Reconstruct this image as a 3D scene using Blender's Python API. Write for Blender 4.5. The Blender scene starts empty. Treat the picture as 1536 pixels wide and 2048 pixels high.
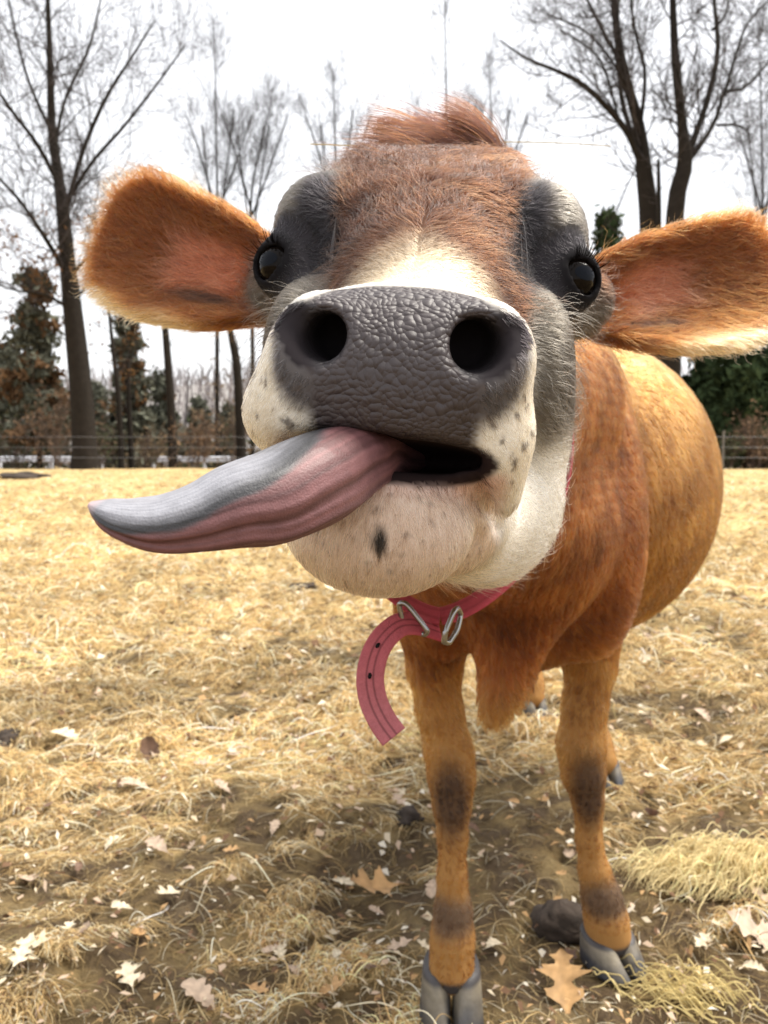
import bpy, bmesh, math, random
import numpy as np
from mathutils import Vector, Matrix

R = math.radians
rng = np.random.default_rng(7)
random.seed(7)
scene = bpy.context.scene
COL = scene.collection

# ------------------------------------------------------------------ camera
CAM_H = 0.90
PITCH = R(4.05)
FPX = 1540.0                       # focal length in photograph pixels (1536 x 2048)
cam = bpy.data.cameras.new("camera")
cam_o = bpy.data.objects.new("camera", cam)
COL.objects.link(cam_o)
cam_o.location = (0, 0, CAM_H)
cam_o.rotation_euler = (R(90) - PITCH, 0, 0)
cam.sensor_fit = 'VERTICAL'
cam.sensor_height = 24.0
cam.lens = 24.0 * FPX / 2048.0
cam.clip_start = 0.02
cam.clip_end = 2000
cam.dof.use_dof = True
cam.dof.focus_distance = 0.42
cam.dof.aperture_fstop = cam.lens / 1.9       # about 1.9 mm opening, a phone lens
scene.camera = cam_o

# ------------------------------------------------------------------ sky, sun, exposure
SUN_AZ = R(72)      # measured from +Y towards +X
SUN_EL = R(60)
world = bpy.data.worlds.new("World")
scene.world = world
world.use_nodes = True
nt = world.node_tree
nt.nodes.clear()
w_out = nt.nodes.new("ShaderNodeOutputWorld")
w_bg = nt.nodes.new("ShaderNodeBackground")
w_sky = nt.nodes.new("ShaderNodeTexSky")
w_sky.sky_type = 'NISHITA'
w_sky.sun_disc = False
w_sky.sun_elevation = SUN_EL
w_sky.sun_rotation = SUN_AZ
w_sky.dust_density = 4.0
w_sky.air_density = 1.2
w_mix = nt.nodes.new("ShaderNodeMix")
w_mix.data_type = 'RGBA'
w_mix.inputs[0].default_value = 0.82           # thin white overcast over the sky
w_mix.inputs[7].default_value = (8.7, 8.7, 8.85, 1)
nt.links.new(w_sky.outputs[0], w_mix.inputs[6])
nt.links.new(w_mix.outputs[2], w_bg.inputs[0])
w_bg.inputs[1].default_value = 0.085
nt.links.new(w_bg.outputs[0], w_out.inputs[0])

sun = bpy.data.lights.new("sun", 'SUN')
sun.energy = 3.4
sun.angle = R(32)
sun.color = (1.0, 0.95, 0.86)
sun_o = bpy.data.objects.new("sun", sun)
COL.objects.link(sun_o)
sd = Vector((math.sin(SUN_AZ) * math.cos(SUN_EL), math.cos(SUN_AZ) * math.cos(SUN_EL), math.sin(SUN_EL)))
sun_o.rotation_euler = (-sd).to_track_quat('-Z', 'Y').to_euler()
sun_o.location = (20, 10, 30)

vs = scene.view_settings
vs.view_transform = 'Standard'
vs.look = 'None'
vs.gamma = 1
vs.exposure = 1.08
vs.use_curve_mapping = False
scene.cycles.use_denoising = True
scene.cycles.max_bounces = 8
scene.cycles.transparent_max_bounces = 8
scene.cycles_curves.shape = 'RIBBONS'

# ------------------------------------------------------------------ helpers
CP, SP = math.cos(PITCH), math.sin(PITCH)

def P(px, py, depth):
    """photograph pixel + distance along the lens axis -> world"""
    x = (px - 768.0) / FPX * depth
    u = (1024.0 - py) / FPX * depth
    return np.array((x, depth * CP + u * SP, CAM_H - depth * SP + u * CP))

def G(px, py, yw):
    """photograph pixel on the world plane y = yw"""
    u = (1024.0 - py) / FPX
    depth = yw / (CP + u * SP)
    return P(px, py, depth)

def nrm(v):
    v = np.asarray(v, dtype=np.float64)
    n = np.linalg.norm(v, axis=-1, keepdims=True)
    return v / np.maximum(n, 1e-9)

def wob(p, freq, seed, n=6):
    """smooth pseudo noise in -1..1 from a few random sine waves"""
    r = np.random.default_rng(seed)
    k = r.normal(size=(n, 3)) * freq
    ph = r.uniform(0, 6.283, n)
    s = np.zeros(len(p))
    for i in range(n):
        s += np.sin(p @ k[i] + ph[i])
    return s / math.sqrt(n) * 0.9

def sstep(a, b, x):
    t = np.clip((x - a) / (b - a), 0, 1)
    return t * t * (3 - 2 * t)

def link_mesh(name, verts, faces, mat, parent=None, smooth=True, attrs=None):
    me = bpy.data.meshes.new(name)
    verts = np.asarray(verts, dtype=np.float32)
    if isinstance(faces, np.ndarray):
        me.vertices.add(len(verts))
        me.vertices.foreach_set("co", verts.ravel())
        k = faces.shape[1]
        me.loops.add(faces.size)
        me.loops.foreach_set("vertex_index", faces.astype(np.int32).ravel())
        me.polygons.add(len(faces))
        me.polygons.foreach_set("loop_start", np.arange(0, faces.size, k, dtype=np.int32))
        me.update(calc_edges=True)
    else:
        me.from_pydata([tuple(map(float, v)) for v in verts], [], faces)
    if smooth:
        me.polygons.foreach_set("use_smooth", np.ones(len(me.polygons), dtype=bool))
    if attrs:
        for an, ad in attrs.items():
            ad = np.asarray(ad, dtype=np.float32)
            if ad.ndim == 2:
                at = me.attributes.new(an, 'FLOAT_COLOR', 'POINT')
                c4 = np.ones((len(ad), 4), dtype=np.float32)
                c4[:, :3] = ad
                at.data.foreach_set("color", c4.ravel())
            else:
                at = me.attributes.new(an, 'FLOAT', 'POINT')
                at.data.foreach_set("value", ad)
    me.materials.append(mat)
    me.update()
    ob = bpy.data.objects.new(name, me)
    COL.objects.link(ob)
    if parent is not None:
        ob.parent = parent
    return ob

def link_curves(name, pts, rad, mat, parent=None, col=None):
    """pts (N,K,3), rad (N,K), col (N,3): hair-like strands as one curves object"""
    n, k = pts.shape[:2]
    cu = bpy.data.hair_curves.new(name)
    cu.add_curves([k] * n)
    cu.set_types(type='POLY')
    cu.attributes["position"].data.foreach_set("vector", np.ascontiguousarray(pts, dtype=np.float32).ravel())
    ra = cu.attributes.get("radius") or cu.attributes.new("radius", 'FLOAT', 'POINT')
    ra.data.foreach_set("value", np.ascontiguousarray(rad, dtype=np.float32).ravel())
    if col is not None:
        at = cu.attributes.new("col", 'FLOAT_COLOR', 'CURVE')
        c4 = np.ones((n, 4), dtype=np.float32)
        c4[:, :3] = col
        at.data.foreach_set("color", c4.ravel())
    cu.materials.append(mat)
    ob = bpy.data.objects.new(name, cu)
    COL.objects.link(ob)
    if parent is not None:
        ob.parent = parent
    return ob

def thing(name, label, cat, group=None, loc=(0, 0, 0)):
    o = bpy.data.objects.new(name, None)
    COL.objects.link(o)
    o.location = loc
    o.empty_display_size = 0.1
    return tag(o, label, cat, group)

def tag(o, label=None, cat=None, group=None, kind=None):
    if label: o["label"] = label
    if cat: o["category"] = cat
    if group: o["group"] = group
    if kind: o["kind"] = kind
    return o

def keep_parent(child, parent):
    child.parent = parent
    child.matrix_parent_inverse = Matrix.Translation(-Vector(parent.location))

# ------------------------------------------------------------------ materials
def new_mat(name):
    m = bpy.data.materials.new(name)
    m.use_nodes = True
    return m, m.node_tree, m.node_tree.nodes["Principled BSDF"]

def mat_attr(name, rough=0.6, spec=0.4, noise=0.0, nscale=60, bump=0.0, bscale=200, coat=0.0, sss=0.0):
    """colour from the mesh's own col attribute, broken up by noise"""
    m, t, b = new_mat(name)
    at = t.nodes.new("ShaderNodeAttribute"); at.attribute_name = "col"
    out = at.outputs["Color"]
    tc = t.nodes.new("ShaderNodeTexCoord")
    if noise > 0:
        nz = t.nodes.new("ShaderNodeTexNoise"); nz.inputs["Scale"].default_value = nscale; nz.inputs["Detail"].default_value = 6
        t.links.new(tc.outputs["Object"], nz.inputs["Vector"])
        mr = t.nodes.new("ShaderNodeMapRange")
        mr.inputs[3].default_value = 1 - noise; mr.inputs[4].default_value = 1 + noise
        t.links.new(nz.outputs[0], mr.inputs[0])
        mx = t.nodes.new("ShaderNodeMix"); mx.data_type = 'RGBA'; mx.blend_type = 'MULTIPLY'; mx.inputs[0].default_value = 1
        t.links.new(out, mx.inputs[6]); t.links.new(mr.outputs[0], mx.inputs[7])
        out = mx.outputs[2]
    t.links.new(out, b.inputs["Base Color"])
    b.inputs["Roughness"].default_value = rough
    b.inputs["Specular IOR Level"].default_value = spec
    b.inputs["Coat Weight"].default_value = coat
    b.inputs["Coat Roughness"].default_value = 0.12
    if sss:
        b.inputs["Subsurface Weight"].default_value = sss
        b.inputs["Subsurface Scale"].default_value = 0.006
    if bump > 0:
        bn = t.nodes.new("ShaderNodeTexNoise"); bn.inputs["Scale"].default_value = bscale; bn.inputs["Detail"].default_value = 4
        t.links.new(tc.outputs["Object"], bn.inputs["Vector"])
        bp = t.nodes.new("ShaderNodeBump"); bp.inputs["Strength"].default_value = bump; bp.inputs["Distance"].default_value = 0.004
        t.links.new(bn.outputs[0], bp.inputs["Height"])
        t.links.new(bp.outputs[0], b.inputs["Normal"])
    return m

def mat_hair(name, rough=0.35, radial=0.4):
    m = bpy.data.materials.new(name); m.use_nodes = True
    t = m.node_tree; t.nodes.clear()
    o = t.nodes.new("ShaderNodeOutputMaterial")
    h = t.nodes.new("ShaderNodeBsdfHairPrincipled")
    h.model = 'CHIANG'
    h.parametrization = 'COLOR'
    at = t.nodes.new("ShaderNodeAttribute"); at.attribute_name = "col"
    t.links.new(at.outputs["Color"], h.inputs["Color"])
    h.inputs["Roughness"].default_value = rough
    h.inputs["Radial Roughness"].default_value = radial
    h.inputs["Coat"].default_value = 0.0
    h.inputs["IOR"].default_value = 1.45
    t.links.new(h.outputs[0], o.inputs[0])
    return m

def mat_strand(name, rough=0.7, trans=0.25):
    """dry stalks and twigs: diffuse plus a little light passing through"""
    m = bpy.data.materials.new(name); m.use_nodes = True
    t = m.node_tree; t.nodes.clear()
    o = t.nodes.new("ShaderNodeOutputMaterial")
    d = t.nodes.new("ShaderNodeBsdfDiffuse"); tr = t.nodes.new("ShaderNodeBsdfTranslucent")
    mx = t.nodes.new("ShaderNodeMixShader"); mx.inputs[0].default_value = trans
    at = t.nodes.new("ShaderNodeAttribute"); at.attribute_name = "col"
    t.links.new(at.outputs["Color"], d.inputs[0]); t.links.new(at.outputs["Color"], tr.inputs[0])
    t.links.new(d.outputs[0], mx.inputs[1]); t.links.new(tr.outputs[0], mx.inputs[2])
    t.links.new(mx.outputs[0], o.inputs[0])
    return m

def mat_plain(name, colr, rough=0.5, metal=0.0, spec=0.5):
    m, t, b = new_mat(name)
    b.inputs["Base Color"].default_value = (*colr, 1)
    b.inputs["Roughness"].default_value = rough
    b.inputs["Metallic"].default_value = metal
    b.inputs["Specular IOR Level"].default_value = spec
    tc = t.nodes.new("ShaderNodeTexCoord")
    nz = t.nodes.new("ShaderNodeTexNoise"); nz.inputs["Scale"].default_value = 90; nz.inputs["Detail"].default_value = 5
    t.links.new(tc.outputs["Object"], nz.inputs["Vector"])
    mr = t.nodes.new("ShaderNodeMapRange"); mr.inputs[3].default_value = rough * 0.75; mr.inputs[4].default_value = min(1, rough * 1.3)
    t.links.new(nz.outputs[0], mr.inputs[0]); t.links.new(mr.outputs[0], b.inputs["Roughness"])
    return m

M_STRAND = mat_strand("dry_straw")
M_TWIG = mat_strand("bare_twig", trans=0.0)
M_LEAF = mat_strand("dead_leaf", trans=0.3)
M_HAIR = mat_hair("cow_hair", 0.42, 0.5)
M_BARK = mat_attr("bark", rough=0.95, spec=0.1, noise=0.45, nscale=7, bump=0.8, bscale=14)
M_STEEL = mat_plain("buckle_steel", (0.30, 0.295, 0.29), 0.26, 1.0)
M_GALV = mat_plain("galvanised_metal", (0.66, 0.67, 0.72), 0.6, 0.0)
M_EYE = mat_plain("wet_dark_eye", (0.006, 0.004, 0.003), 0.03, 0.0, 0.10)
M_PUPIL = mat_plain("eye_pupil", (0.002, 0.003, 0.006), 0.03, 0.0, 0.10)
M_LASH = mat_strand("eyelash", trans=0.0)

# ------------------------------------------------------------------ the cow: distance field
CAMR = np.array([[1, 0, 0], [0, SP, CP], [0, CP, -SP]])        # rows: right, up, forward
CAMC = np.array([0, 0, CAM_H])
YAW, ROLL = R(4.4), R(4.0)
_A0 = np.array([math.cos(YAW), 0, -math.sin(YAW)])
HB = np.array([math.sin(YAW), 0, math.cos(YAW)])
HA = _A0 * math.cos(ROLL) + np.array([0, -1, 0]) * math.sin(ROLL)
HC = np.array([0, 1, 0]) * math.cos(ROLL) + _A0 * math.sin(ROLL)
HO = np.array([(790 - 768) / FPX * 0.34, (1024 - 760) / FPX * 0.34, 0.34])
HM = np.stack([HA, HB, HC])                                     # cam -> head

def to_cam(p): return (p - CAMC) @ CAMR.T
def to_head(p): return (to_cam(p) - HO) @ HM.T
def head_to_world(h): return (np.asarray(h) @ HM + HO) @ CAMR + CAMC

def smin(a, b, k):
    h = np.clip(0.5 + 0.5 * (b - a) / k, 0, 1)
    return b + (a - b) * h - k * h * (1 - h)

def smax(a, b, k): return -smin(-a, -b, k)

def ell(p, c, r):
    q = p - np.asarray(c, dtype=np.float32)
    r = np.asarray(r, dtype=np.float32)
    k0 = np.sqrt(((q / r) ** 2).sum(1))
    k1 = np.sqrt(((q / (r * r)) ** 2).sum(1))
    return k0 * (k0 - 1) / np.maximum(k1, 1e-6)

def cone(p, a, b, ra, rb):
    a = np.asarray(a, dtype=np.float32); b = np.asarray(b, dtype=np.float32)
    ba = b - a
    t = np.clip(((p - a) @ ba) / (ba @ ba), 0, 1)
    d = np.linalg.norm(p - a - t[:, None] * ba, axis=1)
    return d - (ra + (rb - ra) * t)

def rbox(p, c, h, r):
    q = np.abs(p - np.asarray(c, dtype=np.float32)) - (np.asarray(h, dtype=np.float32) - r)
    return np.linalg.norm(np.maximum(q, 0), axis=1) + np.minimum(q.max(1), 0) - r

EYE = np.array((0.1025, 0.212, 0.112))
EYE_DIR = nrm(np.array((0.46, -0.88, 0.06)))
EYE_UP = nrm(np.array((0.0, 0.0, 1.0)) - EYE_DIR * EYE_DIR[2])
EYE_SIDE = np.cross(EYE_UP, EYE_DIR)

# ear frames in camera space: root, tip, facing
def ear_frame(base, tip, face):
    b = np.array([(base[0] - 768) / FPX * base[2], (1024 - base[1]) / FPX * base[2], base[2]])
    t = np.array([(tip[0] - 768) / FPX * tip[2], (1024 - tip[1]) / FPX * tip[2], tip[2]])
    u = t - b; L = np.linalg.norm(u); u /= L
    w = np.asarray(face, float); w = w - u * (w @ u); w /= np.linalg.norm(w)
    v = np.cross(w, u)
    if v[1] < 0: v = -v
    return b, u, v, w, L
EARS = [ear_frame((570, 575, 0.645), (186, 432, 0.70), (-0.10, -0.05, -1)),
        ear_frame((1150, 600, 0.655), (1580, 522, 0.715), (0.05, -0.05, -1))]
EAR_W = [0.0660, 0.0645]

def ear_uvw(cp, i):
    b, u, v, w, L = EARS[i]
    q = cp - b
    return q @ u, q @ v, q @ w, L

def ear_half(uu, L, W):
    t = np.clip(uu / L, 0.0, 1.0)
    return W * np.clip((0.50 + 0.95 * t - 0.45 * t * t), 0, 1)

def ear_sdf(cp, i):
    uu, vv, ww, L = ear_uvw(cp, i)
    W = EAR_W[i]
    t = uu / L
    # outline
    hw = W * (0.60 + 0.75 * np.clip(t, 0, 1) - 0.36 * np.clip(t, 0, 1) ** 2)
    q2 = np.stack([(uu - 0.52 * L) / (0.50 * L), (vv + 0.008 * np.sin(t * 3.0)) / hw], 1)
    k = (np.abs(q2) ** 2.6).sum(1) ** (1 / 2.6)
    d2 = (k - 1) * hw * 0.8
    # cupped blade: rims come forward, the middle lies back; folded together near the root
    cup = -0.030 * (1 - np.clip(np.abs(vv) / hw, 0, 1.2) ** 2) * (1.15 - 0.5 * np.clip(t, 0, 1))
    th = 0.0065 + 0.008 * np.clip(1 - t * 2.2, 0, 1)
    d1 = (np.abs(ww - cup) - th) * 0.8
    return smax(d1, d2, 0.008)

def head_sdf(p):
    cp = to_cam(p).astype(np.float32)
    h = ((cp - HO) @ HM.T).astype(np.float32)
    s = h.copy(); s[:, 0] = np.abs(s[:, 0])
    sj = h.copy(); sj[:, 0] = np.abs(h[:, 0] - 0.012)                            # the jaw is swung a little aside
    d = rbox(s, (0, 0.056, 0.008), (0.0565, 0.052, 0.0440), 0.0425)              # muzzle block
    d = smin(d, ell(s, (0.0405, 0.030, 0.016), (0.0225, 0.028, 0.027)), 0.014)      # nostril wing
    d = smin(d, ell(h, (-0.052, 0.060, -0.012), (0.029, 0.040, 0.024)), 0.028)    # lip flaps
    d = smin(d, ell(h, (0.0445, 0.060, -0.014), (0.020, 0.036, 0.029)), 0.016)
    d = smin(d, cone(h, (0.045, 0.052, -0.02), (0.050, 0.066, -0.044), 0.018, 0.0135), 0.018)
    d = smin(d, cone(s, (0, 0.07, 0.004), (0, 0.235, 0.096), 0.043, 0.080), 0.03) # bridge of the nose
    d = smin(d, rbox(s, (0, 0.315, 0.143), (0.108, 0.085, 0.088), 0.07), 0.065)   # skull
    d = smin(d, ell(s, (0, 0.340, 0.190), (0.085, 0.055, 0.050)), 0.03)           # poll
    d = smin(d, ell(s, (0.085, 0.250, 0.146), (0.032, 0.052, 0.042)), 0.028)      # brow
    d = smin(d, ell(s, (0.081, 0.200, 0.048), (0.024, 0.056, 0.046)), 0.030)      # cheekbone
    d = smin(d, cone(s, (0.030, 0.10, 0.01), (0.062, 0.26, 0.03), 0.030, 0.046), 0.03)
    d = smin(d, ell(sj, (0.050, 0.285, -0.005), (0.050, 0.11, 0.098)), 0.03)      # jaw muscle
    d = smin(d, cone(sj, (0.012, 0.10, -0.058), (0.040, 0.26, -0.052), 0.034, 0.054), 0.02)  # lower jaw
    chin = ell(h, (-0.008, 0.062, -0.0645), (0.0485, 0.037, 0.0375))
    chin = smin(chin, cone(h, (-0.006, 0.06, -0.064), (0.005, 0.14, -0.062), 0.030, 0.036), 0.012)
    d = smin(d, chin, 0.006)
    # mouth, open towards the left corner
    slot = ell(h, (0.003, 0.046, -0.0305), (0.041, 0.052, 0.0078))
    slot = np.minimum(slot, ell(h, (-0.022, 0.040, -0.030), (0.036, 0.050, 0.0100)))
    d = smax(d, -slot, 0.005)
    cor = cone(h, (0.030, 0.010, -0.033), (0.060, 0.100, -0.062), 0.0045, 0.0055)   # lip corner crease
    d = smax(d, -cor, 0.006)
    # nostrils: a round opening with a slit running up and out
    n1 = cone(s, (0.0375, -0.004, 0.0160), (0.031, 0.040, 0.026), np.where(h[:, 0] > 0, 0.0130, 0.0108), 0.0115)
    n2 = cone(s, (0.039, -0.003, 0.0175), (0.0545, 0.008, 0.0300), np.where(h[:, 0] > 0, 0.0125, 0.0108), 0.0082)
    d = smax(d, -smin(n1, n2, 0.006), 0.007)
    # eye socket and lids
    e = s - EYE.astype(np.float32)
    eu = e @ EYE_SIDE.astype(np.float32); ev = e @ EYE_UP.astype(np.float32); ew = e @ EYE_DIR.astype(np.float32)
    d = smin(d, np.linalg.norm(e + EYE_DIR.astype(np.float32) * 0.0010, axis=1) - 0.0226, 0.018)      # lids over the ball
    evs = ev + 0.25 * eu
    op = (np.sqrt((eu / 0.0122) ** 2 + (evs / np.where(evs > 0, 0.0092, 0.0125)) ** 2) - 1) * 0.010
    op = np.maximum(op, 0.004 - ew)
    d = smax(d, -op, 0.003)
    d = smax(d, -(np.linalg.norm(e + EYE_DIR.astype(np.float32) * 0.0012, axis=1) - 0.0188), 0.001)
    # hollow above and in front of the eye
    d = smax(d, -ell(s, (0.068, 0.160, 0.116), (0.011, 0.022, 0.013)), 0.016)
    d = smin(d, ell(h, (0.014, 0.350, 0.216), (0.050, 0.032, 0.040)), 0.03)      # lump under the poll tuft
    # small horn bud on one side
    d = smin(d, cone(h, (-0.080, 0.335, 0.192), (-0.106, 0.345, 0.218), 0.014, 0.008), 0.008)
    # throat, back of the head
    d = smin(d, cone(s, (0, 0.30, 0.03), (0.0, 0.40, 0.02), 0.090, 0.098), 0.03)
    # ears
    for i in (0, 1):
        d = smin(d, ear_sdf(cp, i), 0.012)
    for sx in (0,):
        d = smin(d, cone(s, (0.080, 0.300, 0.115), (0.128, 0.318, 0.128), 0.040, 0.026), 0.02)
    return d

NECK0 = head_to_world((0.0, 0.36, 0.035))
# front legs traced where they stand: (px, py, half width px) on a plane y
LEG_A = [(858, 1235, 66), (868, 1330, 58), (878, 1420, 50), (898, 1505, 52), (903, 1555, 50), (904, 1610, 40),
         (905, 1670, 32), (904, 1750, 31), (906, 1820, 40), (905, 1875, 47), (903, 1938, 51)]
LEG_B = [(1192, 1235, 62), (1180, 1330, 54), (1170, 1410, 49), (1162, 1490, 52), (1166, 1545, 47), (1176, 1600, 33),
         (1178, 1680, 27), (1188, 1740, 33), (1202, 1790, 42), (1212, 1840, 47), (1218, 1870, 48)]
YA, YB = 1.185, 1.325

def leg_chain(spec, y0, lean):
    pts = []
    for i, (px, py, hw) in enumerate(spec):
        yy = y0 + lean * (1 - i / (len(spec) - 1))
        g = G(px, py, yy)
        depth = yy * CP + (CAM_H - g[2]) * SP
        pts.append((g, (hw * 0.90 - (2 if i < 3 else 0)) * depth / FPX))
    return pts
CH_A = leg_chain(LEG_A, YA, 0.06)
CH_B = leg_chain(LEG_B, YB, 0.03)
HIND = [[(0.70, 2.24, 0.80, 0.15), (0.66, 2.16, 0.60, 0.085), (0.60, 2.30, 0.42, 0.048), (0.605, 2.22, 0.20, 0.032), (0.605, 2.13, 0.09, 0.036), (0.615, 2.10, 0.05, 0.038)],
        [(0.60, 2.52, 0.80, 0.15), (0.58, 2.48, 0.60, 0.095), (0.55, 2.80, 0.42, 0.052), (0.54, 2.76, 0.20, 0.032), (0.53, 2.70, 0.09, 0.038), (0.53, 2.68, 0.05, 0.04)]]
BYAW = R(22)
BA = np.array([math.cos(BYAW), -math.sin(BYAW), 0]); BB = np.array([math.sin(BYAW), math.cos(BYAW), 0])
BM = np.stack([BA, BB, np.array([0, 0, 1.0])])

def body_sdf(p):
    p = p.astype(np.float32)
    b1 = ((p - np.array((0.255, 1.30, 0.80))) @ BM.T).astype(np.float32)     # shoulders
    d = ell(b1, (0, 0.02, 0.02), (0.15, 0.24, 0.28))
    d = smin(d, ell(b1, (0, 0.05, 0.18), (0.13, 0.25, 0.16)), 0.08)          # withers
    b2 = ((p - np.array((0.475, 1.84, 0.83))) @ BM.T).astype(np.float32)     # barrel
    d = smin(d, ell(b2, (0.0, 0, 0), (0.300, 0.62, 0.335)), 0.05)
    d = smin(d, ell(b2, (0.0, 0.45, 0.06), (0.26, 0.36, 0.30)), 0.08)
    # neck
    d = smin(d, cone(p, NECK0, (0.205, 1.13, 0.97), 0.092, 0.135), 0.06)
    d = smin(d, cone(p, NECK0 + np.array((0.01, 0.03, -0.05)), (0.19, 1.12, 0.80), 0.062, 0.145), 0.05)
    # point of shoulder, brisket and dewlap
    d = smin(d, ell(p, (0.095, 1.19, 0.74), (0.085, 0.11, 0.15)), 0.06)
    d = smin(d, ell(p, (0.340, 1.24, 0.77), (0.072, 0.11, 0.19)), 0.06)
    d = smin(d, cone(p, (0.19, 1.08, 0.74), (0.170, 1.07, 0.575), 0.085, 0.030), 0.05)
    d = smin(d, cone(p, (0.172, 1.07, 0.585), G(985, 1432, 1.07), 0.030, 0.0185), 0.02)
    # front legs
    for ch in (CH_A, CH_B):
        dl = None
        for (a, ra), (b, rb) in zip(ch[:-1], ch[1:]):
            c = cone(p, a, b, ra, rb)
            dl = c if dl is None else smin(dl, c, 0.012)
        d = smin(d, dl, 0.05)
    for ch in HIND:
        dl = None
        for a, b in zip(ch[:-1], ch[1:]):
            c = cone(p, a[:3], b[:3], a[3], b[3])
            dl = c if dl is None else smin(dl, c, 0.02)
        d = smin(d, dl, 0.06)
    return d

def cow_sdf(p):
    d = head_sdf(p)
    return smin(d, body_sdf(p), 0.045)

def polygonise(lo, hi, step, f):
    lo = np.asarray(lo, float); hi = np.asarray(hi, float)
    BS = 8
    nb = np.ceil((hi - lo) / (step * BS)).astype(int)
    n = nb * BS + 1
    V = np.full(n, 1.0, dtype=np.float32)
    bi = np.stack(np.meshgrid(*[np.arange(k) for k in nb], indexing='ij'), -1).reshape(-1, 3)
    cen = lo + (bi + 0.5) * BS * step
    dc = f(cen)
    rad = BS * step * 0.5 * 1.75
    near = np.abs(dc) < rad * 1.7 + 0.004
    inside = (dc < 0) & ~near
    for i, j, k in bi[inside]:
        V[i * BS:(i + 1) * BS + 1, j * BS:(j + 1) * BS + 1, k * BS:(k + 1) * BS + 1] = -1
    off = np.stack(np.meshgrid(*[np.arange(BS + 1)] * 3, indexing='ij'), -1).reshape(-1, 3)
    nbk = bi[near]
    CH = 700
    for s in range(0, len(nbk), CH):
        blk = nbk[s:s + CH]
        idx = (blk[:, None, :] * BS + off[None]).reshape(-1, 3)
        v = f(lo + idx * step).astype(np.float32)
        V[idx[:, 0], idx[:, 1], idx[:, 2]] = v
    # surface nets
    S = V < 0
    c000 = S[:-1, :-1, :-1]
    cnt = np.zeros(c000.shape, dtype=np.uint8)
    for dx in (0, 1):
        for dy in (0, 1):
            for dz in (0, 1):
                cnt += S[dx:S.shape[0] - 1 + dx, dy:S.shape[1] - 1 + dy, dz:S.shape[2] - 1 + dz]
    act = np.argwhere((cnt > 0) & (cnt < 8))
    vid = np.full(c000.shape, -1, dtype=np.int32)
    vid[act[:, 0], act[:, 1], act[:, 2]] = np.arange(len(act))
    acc = np.zeros((len(act), 3)); num = np.zeros(len(act))
    corners = [(dx, dy, dz) for dx in (0, 1) for dy in (0, 1) for dz in (0, 1)]
    for a in range(8):
        for b in range(a + 1, 8):
            ca, cb = np.array(corners[a]), np.array(corners[b])
            if np.abs(ca - cb).sum() != 1:
                continue
            va = V[act[:, 0] + ca[0], act[:, 1] + ca[1], act[:, 2] + ca[2]]
            vb = V[act[:, 0] + cb[0], act[:, 1] + cb[1], act[:, 2] + cb[2]]
            m = (va < 0) != (vb < 0)
            t = va[m] / (va[m] - vb[m])
            acc[m] += ca + t[:, None] * (cb - ca)
            num[m] += 1
    verts = lo + (act + acc / num[:, None]) * step
    faces = []
    for ax in range(3):
        o1, o2 = [(1, 2), (2, 0), (0, 1)][ax]
        sl0 = [slice(None)] * 3; sl1 = [slice(None)] * 3
        sl0[ax] = slice(0, -1); sl1[ax] = slice(1, None)
        A = S[tuple(sl0)]; Bv = S[tuple(sl1)]
        e = np.argwhere(A != Bv)
        ok = (e[:, o1] > 0) & (e[:, o2] > 0) & (e[:, o1] < V.shape[o1] - 1) & (e[:, o2] < V.shape[o2] - 1)
        e = e[ok]
        flip = Bv[e[:, 0], e[:, 1], e[:, 2]]
        def at(d1, d2):
            c = e.copy(); c[:, o1] += d1; c[:, o2] += d2
            return vid[c[:, 0], c[:, 1], c[:, 2]]
        q = np.stack([at(-1, -1), at(0, -1), at(0, 0), at(-1, 0)], 1)
        q[flip] = q[flip][:, ::-1]
        faces.append(q)
    faces = np.concatenate(faces)
    faces = faces[(faces >= 0).all(1)]
    return verts, faces

v1, f1 = polygonise((-0.34, 0.30, 0.70), (0.46, 0.822, 1.27), 0.0028, cow_sdf)
v2, f2 = polygonise((-0.12, 0.815, 0.0), (0.95, 3.0, 1.26), 0.0085, cow_sdf)
NV1 = len(v1)
cv = np.concatenate([v1, v2]); cf = np.concatenate([f1, f2 + NV1])

# ------------------------------------------------------------------ the cow: coat colours (its own pattern by place, plus shade painted in the openings)
C_PAD = np.array((0.050, 0.039, 0.040))
C_WHITE = np.array((0.80, 0.75, 0.66))
C_CREAM = np.array((0.62, 0.51, 0.35))
C_GREY = np.array((0.30, 0.265, 0.22))
C_DARK = np.array((0.030, 0.027, 0.030))
C_BROWN = np.array((0.070, 0.031, 0.0165))
C_RUST = np.array((0.225, 0.088, 0.027))
C_EAR = np.array((0.185, 0.070, 0.019))
C_TAN = np.array((0.27, 0.130, 0.038))
C_PINK = np.array((0.46, 0.26, 0.18))
C_CHIN = np.array((0.62, 0.49, 0.40))

def lerp(c, d, m): return c + (np.asarray(d) - c) * np.asarray(m)[:, None]

def pad_mask(h):
    a = np.abs(h[:, 0]); b = h[:, 1]; c = h[:, 2]
    # bare muzzle skin: between and around the nostrils, down to the upper lip
    half = np.interp(c, [-0.05, -0.030, -0.012, 0.004, 0.018, 0.036, 0.052, 0.06], [0.036, 0.038, 0.040, 0.036, 0.043, 0.044, 0.030, 0.0])
    m = sstep(0.004, -0.004, a - half) * sstep(0.034, 0.024, b - 0.10 * np.maximum(c - 0.03, 0)) * sstep(-0.035, -0.03, c)
    return m

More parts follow.
